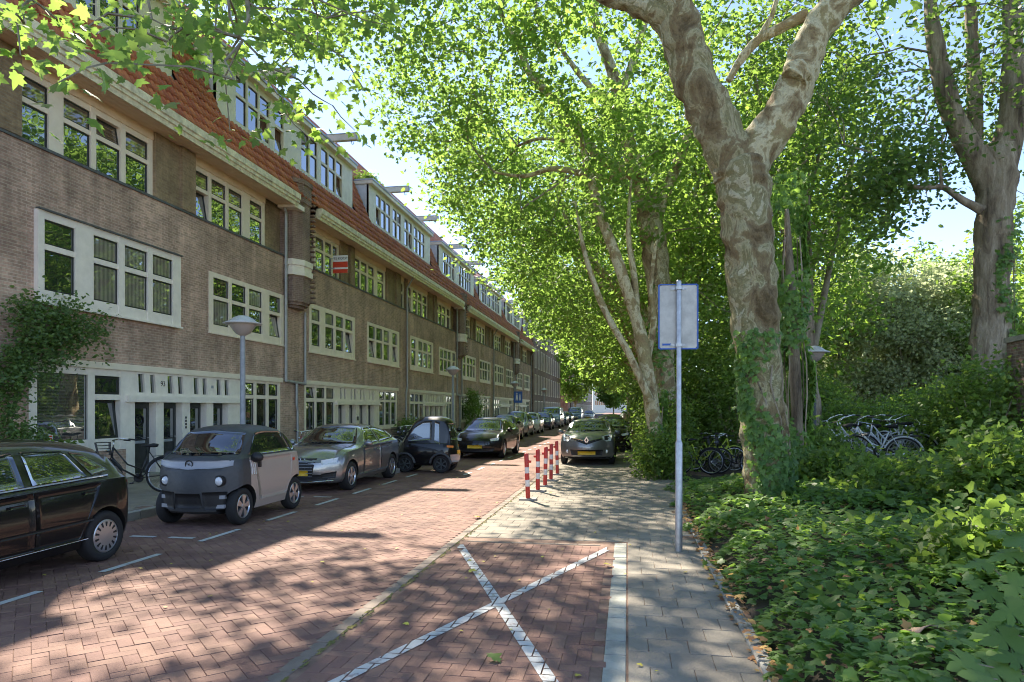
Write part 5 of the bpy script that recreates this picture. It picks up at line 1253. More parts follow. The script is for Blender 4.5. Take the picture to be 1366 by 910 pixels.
c_van = car('parked_van', 'pale blue delivery van parked behind the dark blue hatchback', 'van', vanspec('paint_vanblue'), (-7.15, 65.5, 0), 0, GP)
copy_tree(c_dblue, (-7.2, 73.5, 0), 0, 'blue hatchback parked just beyond the pale blue van')
copy_tree(c_black, (-7.2, 80, 0), 0, 'black car parked farthest down the left kerb, past the van')
copy_tree(c_van, (-7.0, 93, 0), 0, 'distant blue van whose roof shows just over the grey estate')
x_ = copy_tree(c_white, (-6.0, 108, 0), 0, 'distant white car showing over the roof of the grey estate')
GR = 'cars parked on the right beyond the grey estate'
for i, (xx, yy, lb) in enumerate([(-.72, 30.3, 'dark car right behind the grey estate, its flank showing'), (-.95, 36.6, 'second dark car behind the grey estate, under the plane trees'), (-1.0, 43.5, 'dark car farther back in the row behind the grey estate')]):
    c = copy_tree(c_black, (xx, yy, 0), 0, lb); c['group'] = GR

# ------------------------------------------------------------------ bicycles
def bike(name, label, frame, loc, rz, group=None, lean=.08, basket=False, carrier=True, seatmat='rubber', ladies=True):
    B = thing(name, label, 'bicycle', (0,0,0), 0, group)
    R = .34
    TY = MB(); TY.tube([(0, R*math.cos(2*PI*k/28), R*math.sin(2*PI*k/28)) for k in range(29)], .019, 6, False)
    W_ = MB(); W_.tube([(0, (R-.03)*math.cos(2*PI*k/28), (R-.03)*math.sin(2*PI*k/28)) for k in range(29)], .011, 5, False)
    W_.lathe([(.0,-.045),(.028,-.04),(.028,.04),(.0,.045)], (0,0,0), 'x', 8)
    for k in range(18):
        a = 2*PI*k/18; W_.tube([((-1)**k*.03, .02*math.cos(a+.5), .02*math.sin(a+.5)), (0, (R-.03)*math.cos(a), (R-.03)*math.sin(a))], .0022, 3, False)
    tm, wm = TY.mesh('wheel', 'rubber'), W_.mesh('rim', 'rim_silver')
    for y in (-.55, .55): wl = link('wheel', tm, B, (0, y, R)); link('rim', wm, wl)
    F = MB(); F.smooth = True
    bb = (0, -.08, .30); hd = (0, .36, .92); hd2 = (0, .39, .74); st = (0, -.26, .82)
    F.tube([bb, st], .017, 7)
    if ladies: F.tube([hd2, (0, .2, .48), bb], .019, 7); F.tube([hd, (0, .12, .58), (0, -.14, .46)], .016, 7)
    else: F.tube([hd2, bb], .019, 7); F.tube([hd, st], .017, 7)
    F.tube([hd, hd2], .022, 7)
    for s_ in (.05, -.05): F.tube([(s_*.4, bb[1], bb[2]), (s_, -.55, R)], .010, 5); F.tube([st, (s_, -.55, R)], .009, 5); F.tube([hd2, (s_, .47, .58), (s_, .55, R)], .012, 5)
    F.build('frame', frame, B)
    q = MB(); q.smooth = True; hb = [( -.30, .10, 1.06), (-.27, .24, 1.08), (-.12, .36, 1.06), (0, .35, 1.03), (.12, .36, 1.06), (.27, .24, 1.08), (.30, .10, 1.06)]
    q.tube(hb, .012, 6); q.tube([hd, (0, .345, 1.05)], .013, 6); q.build('handlebar', 'chrome', B)
    for s_ in (1, -1): q = MB(); q.tube([(s_*.295, .14, 1.067), (s_*.302, .02, 1.05)], .017, 6); q.build('grip', 'rubber', B)
    q = MB(); q.smooth = True; q.tube([(0, -.42, .93), (0, -.34, .945), (0, -.24, .935), (0, -.14, .93)], [.07, .095, .06, .025], 8); q.v = [(p[0], p[1], .935+(p[2]-.935)*.45) for p in q.v]; q.tube([st, (0, -.275, .92)], .013, 6); q.build('saddle', seatmat, B)
    for y in (-.55, .55):
        q = MB(); a0, a1 = (.3, 2.9) if y < 0 else (.5, 2.6)
        q.tube([(0, y+(R+.035)*math.cos(a), R+(R+.035)*math.sin(a)) for a in np.linspace(a0, a1, 12)], .018, 5); q.build('mudguard', frame, B)
    if carrier:
        q = MB()
        for s_ in (.06, -.06, 0): q.tube([(s_, -.32, .72), (s_, -.84, .74)], .007, 5)
        for y in (-.45, -.62, -.82): q.tube([(-.06, y, .725), (.06, y, .725)], .006, 5)
        for s_ in (.06, -.06): q.tube([(s_, -.8, .73), (s_, -.55, R)], .006, 5)
        q.build('carrier', 'bike_black', B)
    q = MB(); q.lathe([(.0, -.01), (.09, -.008), (.09, .008), (.0, .01)], (.055, -.08, .30), 'x', 16)
    for s_ in (1, -1): q.tube([(s_*.07, -.08, .30), (s_*.09, -.08+s_*.12, .30-s_*.10)], .01, 5); q.box(s_*.09, s_*.17, -.08+s_*.12-.035, -.08+s_*.12+.035, .30-s_*.10-.01, .30-s_*.10+.012)
    q.build('crank', 'bike_black', B)
    q = MB(); q.lathe([(.0, -.03), (.035, .0), (.04, .04), (.0, .045)], (0, .43, .86), 'y', 10); q.build('lamp', 'chrome', B)
    if basket:
        q = MB()
        for z in np.linspace(.78, 1.02, 5): e = .12+.03*(z-.78)/.24; q.tube([(-e, .42, z), (e, .42, z), (e, .42+1.6*e, z), (-e, .42+1.6*e, z), (-e, .42, z)], .006, 4, False)
        for t in np.linspace(-.12, .12, 6): q.tube([(t, .42, .78), (t*1.2, .42, 1.02)], .005, 4); q.tube([(t, .61, .78), (t*1.2, .66, 1.02)], .005, 4)
        q.build('basket', 'bike_black', B)
    B.location = loc; B.rotation_euler = (0, lean, rz)
    return B
GB = 'bicycles in the planting by the trees'
b1 = bike('bicycle', 'yellow-green and black bicycle standing left of the trunk behind the sign pole', 'bike_yellow', (1.98, 19.4, .02), -PI/2+YAW+.1, GB)
b2b = copy_tree(b1, (2.45, 20.3, .02), -PI/2+YAW-.25, 'second bicycle behind the yellow-green one, dark in the shade of the bushes')
b2 = bike('bicycle', 'bicycle with a pink saddle and basket, half hidden by the trunk', 'bike_black', (2.75, 19.0, .02), PI/2-.35, GB, basket=True, seatmat='saddle_pink')
GC = 'bicycles heaped in the shrubs on the right'
p = at(1165, 600, 14.6); b3 = bike('bicycle', 'white bicycle with a pale blue front, foremost of the heap in the shrubs', 'bike_white', (p.x, p.y, .52), PI/2-.5, GC, .3)
for i, (px, py, Z, rz, lb) in enumerate([(1212, 595, 15.2, 1.2, 'pale bicycle leaning at the right of the heap in the shrubs'), (1135, 592, 15.4, -1.2, 'bicycle at the left end of the heap in the shrubs'), (1180, 588, 15.8, .6, 'bicycle turned edge-on at the back of the heap'), (1240, 590, 15.9, -.5, 'bicycle at the far right end of the heap in the shrubs'), (1150, 588, 16.2, .9, 'bicycle tilted against the back of the heap, left of the middle'), (1215, 586, 16.6, -1.0, 'bicycle at the very back of the heap, right of the middle'), (1190, 594, 14.9, -.15, 'bicycle just right of the foremost white one in the heap'), (1225, 592, 15.4, .35, 'bicycle second from the right in the heap, saddle raised'), (1152, 592, 15.0, .75, 'bicycle just left of the foremost white one in the heap')]):
    p = at(px, py, Z); c = copy_tree(b3, (p.x, p.y, .55), PI/2+rz, lb); c.rotation_euler[1] = (.25, -.35, .5, -.2, .45, -.3, .2, -.45, .35)[i]
GL = 'bicycles on the pavement by the houses'
b4 = bike('bicycle', 'black bicycle with a front carrier standing in for a moped by the first front door', 'bike_black', (-9.55, 12.0, .126), PI-.75, GL, .06, basket=True)  # bicycle model takes the place of a moped here
b5 = bike('bicycle', 'red bicycle between the beige quadricycle and the silver hatchback', 'bike_red', (-8.6, 17.3, .126), .9, GL, .05)
for i, (x, y, rz, lb) in enumerate([(-8.3, 17.9, 1.2, 'bicycle just behind the bonnet of the silver hatchback'), (-7.3, 22.4, 1.5, 'nearest bicycle in the row behind the microcar'), (-7.35, 23.2, 1.55, 'second bicycle in the row behind the microcar'), (-7.4, 24.1, 1.62, 'third bicycle in the row behind the microcar'), (-7.3, 25.0, 1.5, 'bicycle farthest back in the row behind the microcar')]):
    copy_tree(b4, (x, y, .126), rz, lb)

# ------------------------------------------------------------------ street furniture
def street_lamp(label, loc, pole, H=3.55, group=None):
    T = thing('street_lamp', label, 'street lamp', loc, 0, group)
    q = MB(); q.smooth = True; q.lathe([(.095, 0), (.095, .9), (.075, .95), (.062, 1.0), (.052, H-.25), (.05, H-.1)], n=14); q.build('pole', pole, T)
    q = MB(); q.smooth = True; q.lathe([(.05, H-.16), (.16, H-.10), (.27, H+.05), (.30, H+.10)], n=20); q.build('bowl', 'lamp_bowl', T)
    q = MB(); q.smooth = True; q.lathe([(.29, H+.09), (.41, H+.10), (.42, H+.115), (.30, H+.16), (.20, H+.24), (.10, H+.285), (.0, H+.30)], n=24); q.build('cap', 'lamp_head', T)
    return T
GS = 'street lamps along the left pavement'
l1 = street_lamp('nearest street lamp on the left, its pole rising behind the beige quadricycle', (-8.42, 13.95, .12), 'lamp_pole', 3.45, GS)
copy_tree(l1, (-8.35, 32.2, .12), 0, 'second street lamp on the left, above the bicycles behind the microcar')
copy_tree(l1, (-8.35, 50.6, .12), 0, 'third street lamp on the left, by the blue pedestrian-zone sign')
copy_tree(l1, (-8.35, 69, .12), 0, 'farthest street lamp on the left, above the pale blue van')
p = at(1086, 600, 19); street_lamp('dark park lamp with a pale cone cap among the shrubs on the right', (p.x, p.y, .1), 'lamp_pole_dark', 3.15)
# sign seen from behind
T = thing('road_sign', 'back of a rectangular blue-edged sign on a galvanised pole by the ivy', 'sign', (.64, 8.86, 0))
q = MB(); q.smooth = True; q.lathe([(.046, 0), (.046, 1.36), (.036, 1.385), (.031, 1.40), (.031, 3.40), (.026, 3.42), (.0, 3.42)], n=16); q.build('pole', 'galvanised', T)
q = MB(); q.prism([(-.235, 2.585), (-.215, 2.565), (.215, 2.565), (.235, 2.585), (.235, 3.345), (.215, 3.365), (-.215, 3.365), (-.235, 3.345)], 'y', .040, .052); q.build('plate', 'sign_back', T)
q = MB()
for (a, b, c, d) in ((-.25, -.235, 2.56, 3.37), (.235, .25, 2.56, 3.37), (-.234, .234, 2.55, 2.565), (-.234, .234, 3.365, 3.38)): q.box(a, b, .030, .060, c, d)
q.build('rim', 'sign_blue', T)
for z in (2.60, 3.32):
    q = MB(); q.lathe([(.040, -.02), (.046, -.02), (.046, .02), (.040, .02)], (0, 0, z), 'z', 12); q.box(-.10, .10, .027, .039, z-.014, z+.014); q.build('clamp', 'galvanised', T)
    for s_ in (1, -1): q = MB(); q.lathe([(.009, -.006), (.009, .004), (.0, .004)], (s_*.085, .024, z), 'y', 6); q.build('bolt', 'zinc', T)
q = MB(); q.box(-.20, -.09, .036, .0395, 2.60, 2.625); q.build('sticker', 'sign_blue', T)
T.rotation_euler = (0, 0, YAW*.6)
# blue pedestrian-zone sign
T = thing('road_sign', 'small blue square sign with white figures on the third lamp\'s side', 'sign', (-8.05, 50.4, .12))
q = MB(); q.tube([(0, 0, 0), (0, 0, 2.95)], .03, 8); q.build('pole', 'galvanised', T)
q = MB(); q.box(-.32, .32, -.05, -.03, 2.1, 2.95); q.build('plate', 'sign_blue', T)
q = MB()
for cx_, s_ in ((-.1, 1.0), (.14, .7)):
    q.lathe([(.0, -.004), (.055*s_, -.004), (.055*s_, 0)], (cx_, -.052, 2.62+.18*s_), 'y', 10); q.prism([(cx_-.08*s_, 2.28), (cx_-.03*s_, 2.28), (cx_, 2.42), (cx_+.03*s_, 2.28), (cx_+.08*s_, 2.28), (cx_+.06*s_, 2.62+.1*s_), (cx_-.06*s_, 2.62+.1*s_)], 'y', -.056, -.051)
q.build('figures', 'sign_white', T)
# bollards
GO = 'red and white posts along the gutter'
words = ['nearest red and white post, scuffed, on a dark base', 'second red and white post from the camera, on a raised concrete foot', 'middle one of the five red and white posts', 'fourth red and white post from the camera', 'farthest red and white post, nearest the grey estate']
def bollard_proto():
    T = thing('bollard', words[0], 'bollard', (0,0,0), 0, GO); r = .045
    z = [0, .27, .40, .53, .65, .90]; ms = ['bollard_red', 'bollard_white', 'bollard_red', 'bollard_white', 'bollard_red']
    for i in range(5):
        q = MB(); q.smooth = True; q.lathe([(r, z[i]), (r, z[i+1])]+([(r*.8, z[i+1]+.015), (0, z[i+1]+.018)] if i == 4 else []), n=16)
        q.build('band', ms[i], T)
    q = MB(); q.tube([(r*.6, 0, .76), (r+.045, 0, .76)], .03, 8); q.build('reflector', 'bollard_red', T)
    q = MB(); q.box(-.17, .17, -.10, .10, -.02, .035); q.build('foot', 'concrete', T)
    return T
bo = bollard_proto()
for i, (px, py) in enumerate(((704.5, 667), (717.5, 655.5), (727, 649), (735, 641), (743.5, 633.5))):
    gx, gy = gp(px, py)
    o = bo if i == 0 else copy_tree(bo, (gx, gy, 0), 0, words[i])
    o.location = (gx, gy, 0); o.rotation_euler = (random.gauss(0, .02), -.035 if i == 0 else random.gauss(0, .02), (.0, 3.0, 3.3, 2.9, 3.1)[i])
# draped sheet and crate beyond the parked cars
p = Vector((.55, 40.0, 0))
T = thing('wooden_crate', 'upright wooden crate beside the bushes behind the parked cars', 'crate', (p.x-.45, p.y, 0))
q = MB(); q.box(-.32, .32, -.3, .3, 0, 1.5); q.build('box', 'wood_crate', T)
for k in range(4): q = MB(); q.box(-.34+.18*k, -.34+.18*k+.14, -.33, -.301, .02, 1.52); q.build('board', 'wood_crate', T)
mb = MB(); mb.smooth = True; n = 14
for j in range(n+1):
    for i in range(n+1):
        u, v = i/n, j/n; mb.v.append((u*1.0+.12*math.sin(v*5), -.15+.22*math.sin(u*6+v*2)*v+.25*v*v, 1.62-(1.6+.1*math.sin(u*5))*v))
for j in range(n):
    for i in range(n): a = j*(n+1)+i; mb.f.append([a, a+1, a+n+2, a+n+1]); mb.m.append(0); mb.sm.append(True)
ts = mb.build('tarpaulin', 'tarp', None); ts.location = (p.x-.1, p.y-.35, 0); md = ts.modifiers.new('t', 'SOLIDIFY'); md.thickness = .01
tag(ts, 'grey plastic sheet hanging beside the wooden crate', 'sheet')
# brick gate pier at the right edge
p = at(1399, 600, 13.0)
T = thing('gate_pier', 'tall brick pier cut by the right edge of the picture', 'pier', (p.x, p.y, 0), YAW*-.5)
q = MB(); q.box(-.5, .5, -.5, .5, 0, 3.1); q.build('shaft', 'pier_brick', T)
q = MB(); q.box(-.54, .54, -.54, .54, 3.1, 3.2); q.build('cap', 'concrete', T)
# cardboard lying in the ivy
p = at(1268, 848, 4.35)
mb = MB(); n = 10
for i in range(n+1):
    u = i/n
    for v in (0, 1): mb.v.append((u*.52-.26, v*.2-.1+.05*math.sin(u*4), .05*math.sin(u*PI)+.03*math.sin(u*9+v)))
for i in range(n): mb.f.append([2*i, 2*i+2, 2*i+3, 2*i+1]); mb.m.append(0); mb.sm.append(True)
cb = mb.build('cardboard', 'cardboard'); cb.location = (p.x, p.y, bed_h(p.x, p.y)+.16); cb.rotation_euler = (-.35, .05, YAW)
md = cb.modifiers.new('t', 'SOLIDIFY'); md.thickness = .006
tag(cb, 'torn piece of brown cardboard lying on the ivy', 'cardboard')

# ------------------------------------------------------------------ trees and plants
def crom(pts, rad, per=6):
    pts = [Vector(p) for p in pts]; out = []; rr = []
    for i in range(len(pts)-1):
        p0, p1, p2, p3 = pts[max(i-1, 0)], pts[i], pts[i+1], pts[min(i+2, len(pts)-1)]
        for k in range(per):
            t = k/per
            out.append(.5*((2*p1)+(p2-p0)*t+(2*p0-5*p1+4*p2-p3)*t*t+(3*p1-p0-3*p2+p3)*t**3)); rr.append(rad[i]+(rad[i+1]-rad[i])*t)
    out.append(pts[-1]); rr.append(rad[-1]); return out, rr
from mathutils import noise as mnoise
def limb_tube(mb, pts, rad, n=14, per=6, rough=.07, seed=0, disp=0):
    P, R = crom(pts, rad, per); st = len(mb.v); mb.smooth = True
    mb.tube(P, R, n)
    r_ = random.Random(seed); ph = [r_.uniform(0, 6.28) for _ in range(8)]
    for i in range(st, len(mb.v)):
        ring, k = divmod(i-st, n)
        if ring >= len(P): break
        c = P[ring]; d = Vector(mb.v[i])-c; a = 2*PI*k/n
        if disp:
            p_ = Vector(mb.v[i]); v1 = mnoise.noise(Vector((p_.x*3, p_.y*3, p_.z*1.6))); v2 = mnoise.noise(Vector((p_.x*11, p_.y*11, p_.z*5))); v3 = mnoise.noise(Vector((p_.x*26, p_.y*26, p_.z*13)))
            k_ = v1 > .08; mb.v[i] = tuple(p_); d = d+d.normalized()*disp*(.9*abs(v1)+(.35 if k_ else 0)+.55*v2+.35*v3)
        f = 1+rough*(math.sin(2*a+ph[0]+ring*.35)+.7*math.sin(3*a+ph[1]-ring*.5)+.6*math.sin(5*a+ph[2]+ring*.9))+rough*.8*math.sin(ring*.8+ph[3])
        mb.v[i] = tuple(c+d*f)
    return P
class Tree:
    def __init__(s, name, label, base, group=None, cat='tree'):
        s.root = thing(name, label, cat, base, 0, group); s.b = Vector(base); s.skel = []; s.tw = MB()
    def wood(s, name, paths, mt, n=14, rough=.07, parent=None, per=6, disp=0):
        mb = MB()
        for i, (pts, rad) in enumerate(paths):
            P = limb_tube(mb, [Vector(p)-s.b for p in pts], rad, n, per, rough, seed=i+len(s.skel), disp=disp); s.skel += [p for p in P[len(P)//3::max(1, per//6)]]
        return mb.build(name, mt, parent or s.root)
    def leaves(s, centres, per, spread, size, kind, mt, flat=.55, twigs=1, name='crown', up=.7):
        c = np.asarray(centres)-np.array(s.b)
        P, U, N, S = clump_leaves(c, per, spread, size, flat, up)
        link(name, leaves_mesh(name, P, U, N, S, kind, mt), s.root)
        if twigs and s.skel:
            sk = np.array([tuple(p) for p in s.skel]); D = np.array([np.min(np.sum((sk-q)**2, 1)) for q in c])
            nodes = [tuple(p) for p in sk]; par = {}; order = np.argsort(D); cnt = {}
            arr = np.zeros((len(sk)+len(c), 3)); arr[:len(sk)] = sk; n = len(sk); depth = np.zeros(len(arr))
            for i in order:                                   # every twig grows from the nearest wood already there
                q = c[i]; d2 = np.sum((arr[:n]-q)**2, 1); k = int(np.argmin(np.sqrt(d2)+depth[:n]*.25))
                L = math.sqrt(d2[k]); arr[n] = q; par[n] = (k, L); depth[n] = depth[k]+L; n += 1
            load = np.ones(n)
            for i in range(n-1, len(sk)-1, -1):
                k = par[i][0]
                if k >= len(sk): load[k] += load[i]
            for i in range(len(sk), n):
                k, L = par[i]
                if L > 14: continue
                a, b = Vector(arr[k]), Vector(arr[i]); m_ = a.lerp(b, .5)+Vector((random.gauss(0, .07), random.gauss(0, .07), random.gauss(.06, .05)))*L
                r0 = min(.07, .007*math.sqrt(load[i])+.004); s.tw.tube([a, m_, b], [r0, r0*.8, r0*.55], 4, False)
    def done(s, mt='branch_bark'):
        if s.tw.v: s.tw.build('branches', mt, s.root, kind='stuff')

# nearest plane tree -----------------------------------------------------------------
GT = 'plane trees along the right side of the street'
def A_(l, Z): return [at(px, py, Z+(dz if len(q) > 2 else 0)) for q in l for (px, py, *r) in [q] for dz in [r[0] if r else 0]]
Z0 = 10.9
b0 = at(1027, 668, Z0)
t0 = Tree('plane_tree', 'nearest plane tree, thick leaning forked trunk with ivy at its foot', (b0.x, b0.y, b0.z-.35), GT)
t0.wood('trunk', [(A_([(1029, 705), (1026, 655), (1021, 590), (1013, 500), (1006, 420), (1000, 340), (993, 270), (988, 225), (986, 200)], Z0), [.43, .365, .345, .335, .36, .365, .38, .43, .2])], 'plane_bark', 64, .03, None, 22, .030)
t0.wood('limb', [(A_([(985, 230), (955, 165), (928, 110), (912, 55), (893, -5), (868, -70), (850, -200)], Z0), [.37, .34, .32, .32, .29, .25, .18]),
                 (A_([(915, 60), (885, 25), (850, 5), (805, -12), (730, -60), (620, -130), (480, -190)], Z0), [.26, .20, .17, .15, .12, .09, .05])], 'plane_bark', 48, .045, None, 16, .026)
t0.wood('limb', [(A_([(992, 225), (1028, 175), (1052, 135), (1068, 95), (1082, 55), (1108, 15), (1150, -25), (1230, -90), (1330, -160)], Z0), [.35, .31, .28, .27, .25, .24, .23, .18, .10]),
                 (A_([(1058, 108), (1066, 96), (1072, 90)], Z0-.2), [.20, .22, .12]),
                 (A_([(1075, 20), (1040, 38), (1010, 55), (985, 85), (972, 108)], Z0+1.2), [.10, .085, .075, .065, .05]), (A_([(1012, 52), (1030, 20), (1040, -20)], Z0+1.2), [.05, .04, .03])], 'limb_bark', 40, .04, None, 14, .014)
# overhead canopy (above the picture) and the sprays that hang into it
cs = [ellipsoid_points((-1.0, 10, 13.5), (8.5, 7.5, 4.5), 30), ellipsoid_points((-6.5, 15.5, 13.0), (4.0, 4.5, 2.6), 17), ellipsoid_points((5, 11, 12.5), (5, 6, 4), 18), ellipsoid_points((-4.5, 13.5, 12.2), (3.6, 3.6, 1.6), 18)]
cs = np.concatenate(cs)
keep = []
for c in cs:
    px, py, Z = project(*c)
    if Z < 2 or py < -25 or (px < 480 and py < 40) or (px > 500 and py < 60): keep.append(c)
t0.leaves(keep, 70, .42, .2, 'six', 'plane_leaf', twigs=1)
spr = []
for px, py, Z, n, sx in [(20,10,7,4,30),(60,30,7,5,35),(115,45,6.5,4,25),(35,75,6.2,1,10),(80,112,5.6,1,8),(143,85,7,2,10),(150,20,8,6,40),(210,20,8.5,6,40),(260,35,8.5,7,40),(235,55,8,3,15),(300,55,9,6,30),(225,8,8,4,40),
    (330,90,9,6,25),(300,165,8,3,14),(315,110,8,3,16),(350,130,9,4,20),(390,85,10,6,30),(430,60,10,7,35),(400,150,10,5,25),(440,120,10.5,5,28),(475,40,11,7,35),(480,110,11,5,20),(350,30,9.5,7,35),(420,15,10,7,45),(405,185,9.5,2,10),(470,175,10.5,2,12),(500,20,11,6,40),(60,5,6.5,4,40),(330,15,9,5,40)]:
    for k in range(max(1, int(n*.45))): spr.append(tuple(at(px+random.gauss(0, sx*.7), py+random.gauss(0, sx*.45), Z+random.gauss(0, .5))))
t0.skel += [p-t0.b for p in A_([(500, -60), (400, -70), (300, -60), (200, -50), (100, -60)], 9)]
t0.leaves(spr, 17, .28, .15, 'plane', 'plane_leaf', twigs=1, name='leaf_sprays')
mbb = MB(); mbb.smooth = True
limb_tube(mbb, [Vector(p)-t0.b for p in A_([(480, -190), (400, -80), (300, -62), (200, -52), (60, -55)], 9)], [.07, .05, .04, .03, .015], 8, 6, .03); mbb.build('branch', 'limb_bark', t0.root)
t0.done()

# second plane tree ---------------------------------------------------------------
Z1 = 20.5; b1_ = at(884, 612, Z1)
t1 = Tree('plane_tree', 'second plane tree, pale forked trunk seen just left of the sign plate', (b1_.x, b1_.y, 0), GT)
t1.wood('trunk', [(A_([(887, 640), (885, 560), (883, 470), (880, 400), (874, 340), (868, 300), (862, 262)], Z1), [.45, .39, .36, .35, .36, .37, .30])], 'plane_bark', 36, .04, None, 12, .025)
t1.wood('limb', [(A_([(862, 275), (848, 235), (820, 222), (795, 205), (765, 170), (735, 130), (705, 95), (690, 60), (640, -10)], Z1)+[Vector((-7, 18.6, 14.7)), Vector((-9.6, 16.8, 15.0))], [.25, .21, .18, .17, .155, .13, .11, .09, .07, .055, .03]),
                 (A_([(862, 275), (850, 230), (838, 190), (830, 150), (818, 100), (800, 50), (790, 0), (780, -60)], Z1+.6), [.28, .25, .23, .21, .17, .13, .10, .07]),
                 (A_([(832, 160), (800, 130), (770, 95), (745, 60), (720, 20), (700, -40)], Z1+.8), [.13, .10, .085, .07, .05, .03]),
                 (A_([(828, 130), (845, 80), (860, 30), (875, -30)], Z1+.6), [.14, .12, .1, .06]),
                 (A_([(870, 300), (885, 265), (905, 215), (922, 170), (935, 120)], Z1+.3), [.24, .19, .15, .12, .08]),
                 (A_([(790, 205), (760, 190), (720, 185), (690, 195)], Z1), [.08, .06, .05, .03]), (A_([(835, 240), (790, 235), (740, 225), (700, 235), (660, 230)], Z1), [.12, .09, .08, .06, .03])], 'limb_bark', 14, .05)
cs = np.concatenate([ellipsoid_points((-1.2, b1_.y+1, 11.5), (6.6, 6.5, 6.0), 105, .5), ellipsoid_points((-5.2, b1_.y-1, 11.5), (2.6, 3.5, 3.0), 40, .3), ellipsoid_points((-6.4, b1_.y+2, 12), (3, 4, 3.2), 40, .3), ellipsoid_points((-1.0, 16.8, 11.0), (4.6, 1.8, 4.2), 44, .2), ellipsoid_points((3.5, b1_.y+1, 9.5), (3.5, 5, 5.5), 60, .4)])
def sky_hole(c, pad=0):                          # the open sky between the roofs and the crowns stays open
    px, py, Z = project(*c)
    return px < np.interp(py, [60, 120, 180, 240, 300, 360, 410, 470, 540, 600], [400, 470, 505, 560, 590, 632, 675, 695, 748, 790])+pad
cs = [c for c in cs if not sky_hole(c, 14) and project(*c)[1] < 480]
far_reach = [c for c in ellipsoid_points((-9.4, 17.6, 14.2), (5.0, 6.0, 2.8), 112, .1) if project(*c)[1] < (72 if project(*c)[0] > 200 else 0)]
t1.leaves(far_reach, 66, .42, .19, 'six', 'plane_leaf', name='outer_crown')
t1.leaves(cs, 82, .40, .165, 'six', 'plane_leaf')
t1.done()

bl_ = at(879, 605, 18.4)
tl = Tree('plane_tree', 'slim plane tree of several leaning stems between the parked estate and the sign', (bl_.x, bl_.y, 0), GT)
tl.wood('trunk', [(A_([(879, 640), (872, 560), (862, 490), (850, 430), (826, 355), (803, 290), (782, 215), (770, 150)], 18.4), [.24, .20, .18, .165, .15, .13, .10, .05])], 'limb_bark', 14, .05)
tl.wood('limb', [(A_([(868, 535), (838, 470), (812, 425), (795, 385), (778, 330), (768, 270)], 18.2), [.11, .10, .09, .08, .06, .03]), (A_([(849, 428), (846, 370), (838, 310), (842, 240)], 18.5), [.11, .09, .07, .03]), (A_([(862, 490), (872, 430), (868, 380), (876, 320)], 18.7), [.10, .085, .07, .03])], 'limb_bark', 10, .05)
cs = [c for c in np.concatenate([ellipsoid_points(tuple(at(790, 180, 18.6)), (1.6, 1.5, 1.6), 22, .3), ellipsoid_points(tuple(at(860, 230, 18.8)), (1.0, 1.2, 1.2), 10, .3)])]
tl.leaves(cs, 60, .4, .165, 'six', 'plane_leaf'); tl.done()

# rest of the row, all individual trees -----------------------------------------------
rowlab = ['third plane tree, dark trunk wrapped in climbing green', 'fourth plane tree of the row, trunk behind the parked cars', 'fifth plane tree of the row', 'sixth plane tree of the row', 'seventh plane tree, far down the row', 'eighth plane tree, far down the row', 'ninth plane tree, near the end of the row', 'tenth plane tree, almost at the end of the row', 'last plane tree of the row, at the end of the street']
def row_tree(x, y, label, n, per, size, kind, seed, leanx=-.6):
    r_ = random.Random(seed); T = Tree('plane_tree', label, (x, y, 0), GT)
    f = 4.6+r_.uniform(-.5, .8)
    T.wood('trunk', [([(x, y, 0), (x-.1, y, 1.2), (x-.15, y+.1, 3), (x+leanx*.5, y, f)], [.5, .42, .38, .36])], 'plane_bark', 12, .06)
    L = []
    for k in range(6):
        a = r_.uniform(0, 6.28) if k > 2 else (PI+.5*(k-1)); rr = r_.uniform(2.5, 5.0)
        L.append(([(x+leanx*.5, y, f-.3), (x+leanx*.5+.35*rr*math.cos(a), y+.35*rr*math.sin(a), f+2.0), (x+leanx+.7*rr*math.cos(a), y+.7*rr*math.sin(a), f+4.2), (x+leanx+rr*math.cos(a), y+rr*math.sin(a), f+7.5)], [.24, .18, .12, .04]))
    T.wood('limb', L, 'limb_bark', 8, .04)
    cs = np.concatenate([ellipsoid_points((x-2.6, y, 10.8), (6.0, 5.8, 5.8), n, .4), ellipsoid_points((x-8.0, y, 11.2), (2.8, 4.4, 3.2), n//5, .2), ellipsoid_points((x-.8, y, 6.3), (3.2, 4.5, 2.6), n//9, .2), ellipsoid_points((x+2.5, y, 8), (3, 4.5, 5), n//5, .3)])
    cs = [c for c in cs if not sky_hole(c, 10) and project(*c)[1] < 522 and c[2] > 3.6+max(0, (-1.5-c[0])*.25)]
    T.leaves(cs, int(per*.68), .55, size, kind, 'plane_leaf', twigs=2); T.done()
for i, (x, y, n, per, size, kind) in enumerate([(1.35, 27.5, 195, 110, .20, 'oval'), (1.2, 35.5, 190, 100, .23, 'diamond'), (1.15, 44, 220, 90, .26, 'diamond'), (1.1, 54, 200, 55, .38, 'diamond'), (1.1, 66, 180, 50, .45, 'diamond'), (1.0, 80, 160, 45, .55, 'diamond'), (.9, 96, 150, 45, .65, 'diamond'), (.6, 118, 140, 45, .75, 'diamond'), (.4, 145, 130, 45, .85, 'diamond')]):
    row_tree(x, y, rowlab[i], n, per, size, kind, 40+i)
